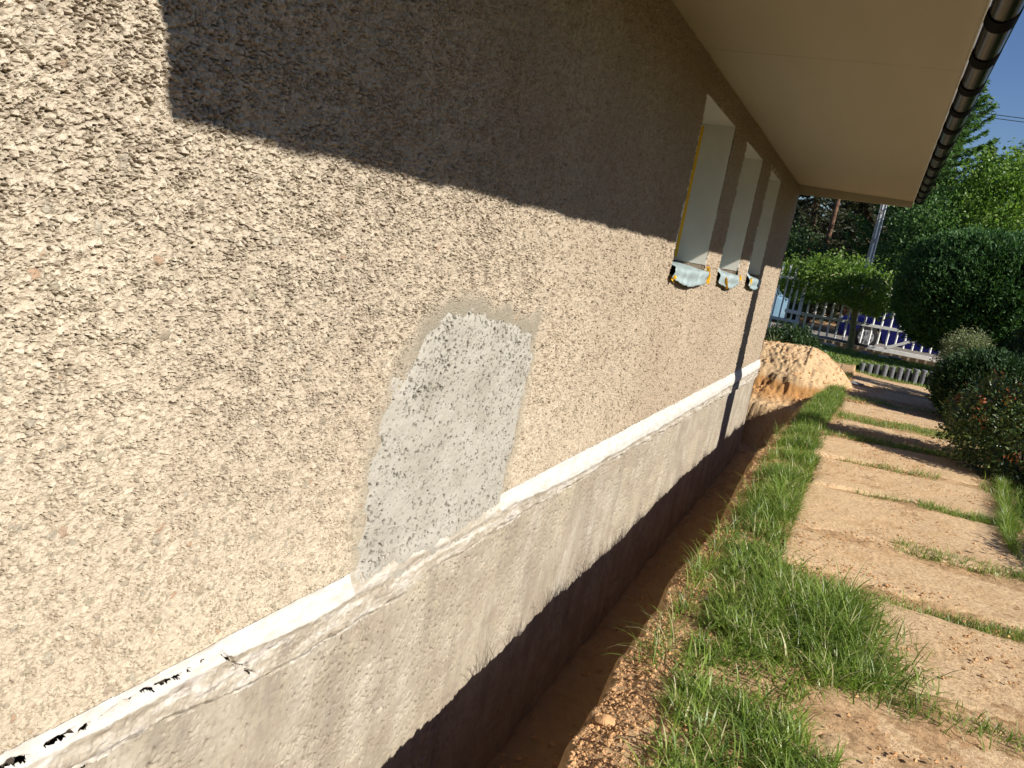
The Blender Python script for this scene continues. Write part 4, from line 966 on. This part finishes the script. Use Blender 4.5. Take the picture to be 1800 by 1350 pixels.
def wire(zoff, lab):
    b = MB(); p = []
    for i in range(25):
        t = i/24; p.append((.80+21.2*t, 27.2, 7.27+zoff-.34*math.sin(PI*t)))
    b.tube(p, .011, 5); b.obj('power_line', M['wire'], label=lab, cat='cable')
wire(.16, 'upper of two thin black power lines crossing the sky at the right edge'); wire(.06, 'lower of two thin black power lines crossing the sky at the right edge')
# trunk standing right of the path, out of the picture; it throws the upright shadow on the wall
tk = link('spruce', None, label='bare lower trunk of a tree right of the path, outside the picture', cat='tree', loc=(4.2, 8.25, 0))
b = MB(); b.tube([(0, 0, -.2), (.02, 0, 1.2), (0, .02, 2.6), (0, 0, 4.9)], [.32, .27, .26, .25], 14)
b.obj('trunk', M['bark'], tk, smooth=True)

# ================================================================ CARS
def car(loc, rz, paint, lab, L=4.1, Wd=1.68, Hh=1.45):
    o = link('parked_car', None, label=lab, cat='car', loc=loc, rz=rz)
    # side profile (x along the car, front at -x)
    lo = [(-2.02,.28),(-2.06,.45),(-2.02,.68),(-1.85,.78),(-1.05,.90),(-.85,.93),(1.30,.97),(1.78,.95),(2.0,.88),(2.05,.55),(2.0,.28)]
    def arch(cx): return [(cx+.36*math.cos(a), .31+.36*math.sin(a)) for a in np.linspace(0, PI, 9)]
    bot = [(1.72, .25)]+arch(1.28)+[(.85, .22), (-.85, .22)]+arch(-1.28)+[(-1.7, .25)]
    import bmesh
    prof = lo+bot; b = MB(); n = len(prof)
    vs = []; secs = [(-Wd/2+.0, .97), (-Wd/2+.06, 1.0), (Wd/2-.06, 1.0), (Wd/2, .97)]
    ys = [-Wd/2, -Wd/2+.05, Wd/2-.05, Wd/2]; sc = [.965, 1, 1, .965]
    for y, s in zip(ys, sc): vs += [(p*s, y, .6+(q-.6)*s) for p, q in prof]
    fs = [tuple(range(n))[::-1], tuple(3*n+i for i in range(n))]
    for k in range(3): fs += [(k*n+i, k*n+(i+1) % n, (k+1)*n+(i+1) % n, (k+1)*n+i) for i in range(n)]
    b.add(vs, fs); b.obj('body', paint, o, smooth=True)
    cab = [(-1.0,.91),(-.35,1.38),(-.05,1.44),(1.05,1.43),(1.45,1.30),(1.85,.95)]; b = MB(); n = len(cab); vs = []
    for y, s in ((-Wd/2+.03, 0), (-Wd/2+.20, 1), (Wd/2-.20, 1), (Wd/2-.03, 0)):
        vs += [(p if s else p, y, q if s else min(q, .95)) for p, q in cab]
    fs = [tuple(n+i for i in range(n))[::-1], tuple(2*n+i for i in range(n))]+[(n+i, n+(i+1) % n, 2*n+(i+1) % n, 2*n+i) for i in range(n)]
    fs += [(i, i+1, n+i+1, n+i) for i in range(n-1)]+[(3*n+i, 2*n+i, 2*n+i+1, 3*n+i+1) for i in range(n-1)]
    b.add(vs, fs); b.obj('cabin', paint, o, smooth=True)
    for sy in (-1, 1):
        for x0, x1, xt0, xt1 in ((-.72, .12, -.36, .10), (.20, 1.30, .20, 1.15)):
            b = MB(); b.add([(x0, sy*(Wd/2-.055), .99), (x1, sy*(Wd/2-.055), .99), (xt1, sy*(Wd/2-.185), 1.36), (xt0, sy*(Wd/2-.185), 1.36)], [(0, 1, 2, 3)])
            g = b.obj('side_window', M['glass'], o); sdf = g.modifiers.new('t', 'SOLIDIFY'); sdf.thickness = .02; sdf.offset = 0
        for cx in (-1.28, 1.28):
            b = MB(); y0, y1 = sy*(Wd/2-.20), sy*(Wd/2-.005); b.tube([(cx, y0, .31), (cx, y0+(y1-y0)*.1, .31), (cx, y0+(y1-y0)*.9, .31), (cx, y1, .31)], [.28, .31, .31, .28], 28)
            wh = b.obj('wheel', M['rubber'], o, smooth=True)
            b = MB(); ye = y1+sy*.006
            b.tube([(cx, y1-sy*.02, .31), (cx, ye, .31)], [.205, .195], 28)
            for q in range(7):
                a = q*2*PI/7; b.bar((cx+.06*math.cos(a), ye+sy*.006, .31+.06*math.sin(a)), (cx+.17*math.cos(a), ye+sy*.006, .31+.17*math.sin(a)), .02, .055)
            b.tube([(cx, ye, .31), (cx, ye+sy*.02, .31)], [.05, .045], 14)
            b.obj('hubcap', M['hub'], wh, smooth=True)
            for q in range(7):
                a = (q+.5)*2*PI/7; MB().bar((cx+.09*math.cos(a), ye+sy*.001, .31+.09*math.sin(a)), (cx+.175*math.cos(a), ye+sy*.001, .31+.175*math.sin(a)), .004, .03).obj('hub_slot', M['rubber'], wh)
        b = MB(); b.box(-.98, -.80, sy*(Wd/2+.02)-.06, sy*(Wd/2+.02)+.06, .93, 1.03); b.obj('mirror', paint, o, bevel=.02)
        b = MB(); b.box(-2.03, -1.86, sy*.62-.15, sy*.62+.15, .60, .72); b.obj('headlight', M['hub'], o, bevel=.02)
        [MB().box(xh, xh+.15, sy*Wd/2-.012, sy*Wd/2+.012, zh, zh+.025).obj('door_handle', M['rubber'], o, bevel=.004) for xh, zh in ((-.15, .80), (.95, .82))]
    b = MB(); b.box(-2.085, -1.95, -.7, .7, .30, .46); b.obj('bumper', M['rubber'], o, bevel=.03)
    return o
car((2.53, 23.6, .125), .03, M['carblue'], 'dark blue parked car seen through the pickets of the gate')
car((-3.1, 24.4, .125), .0, M['carlight'], 'pale blue parked car glimpsed between house corner and fence')
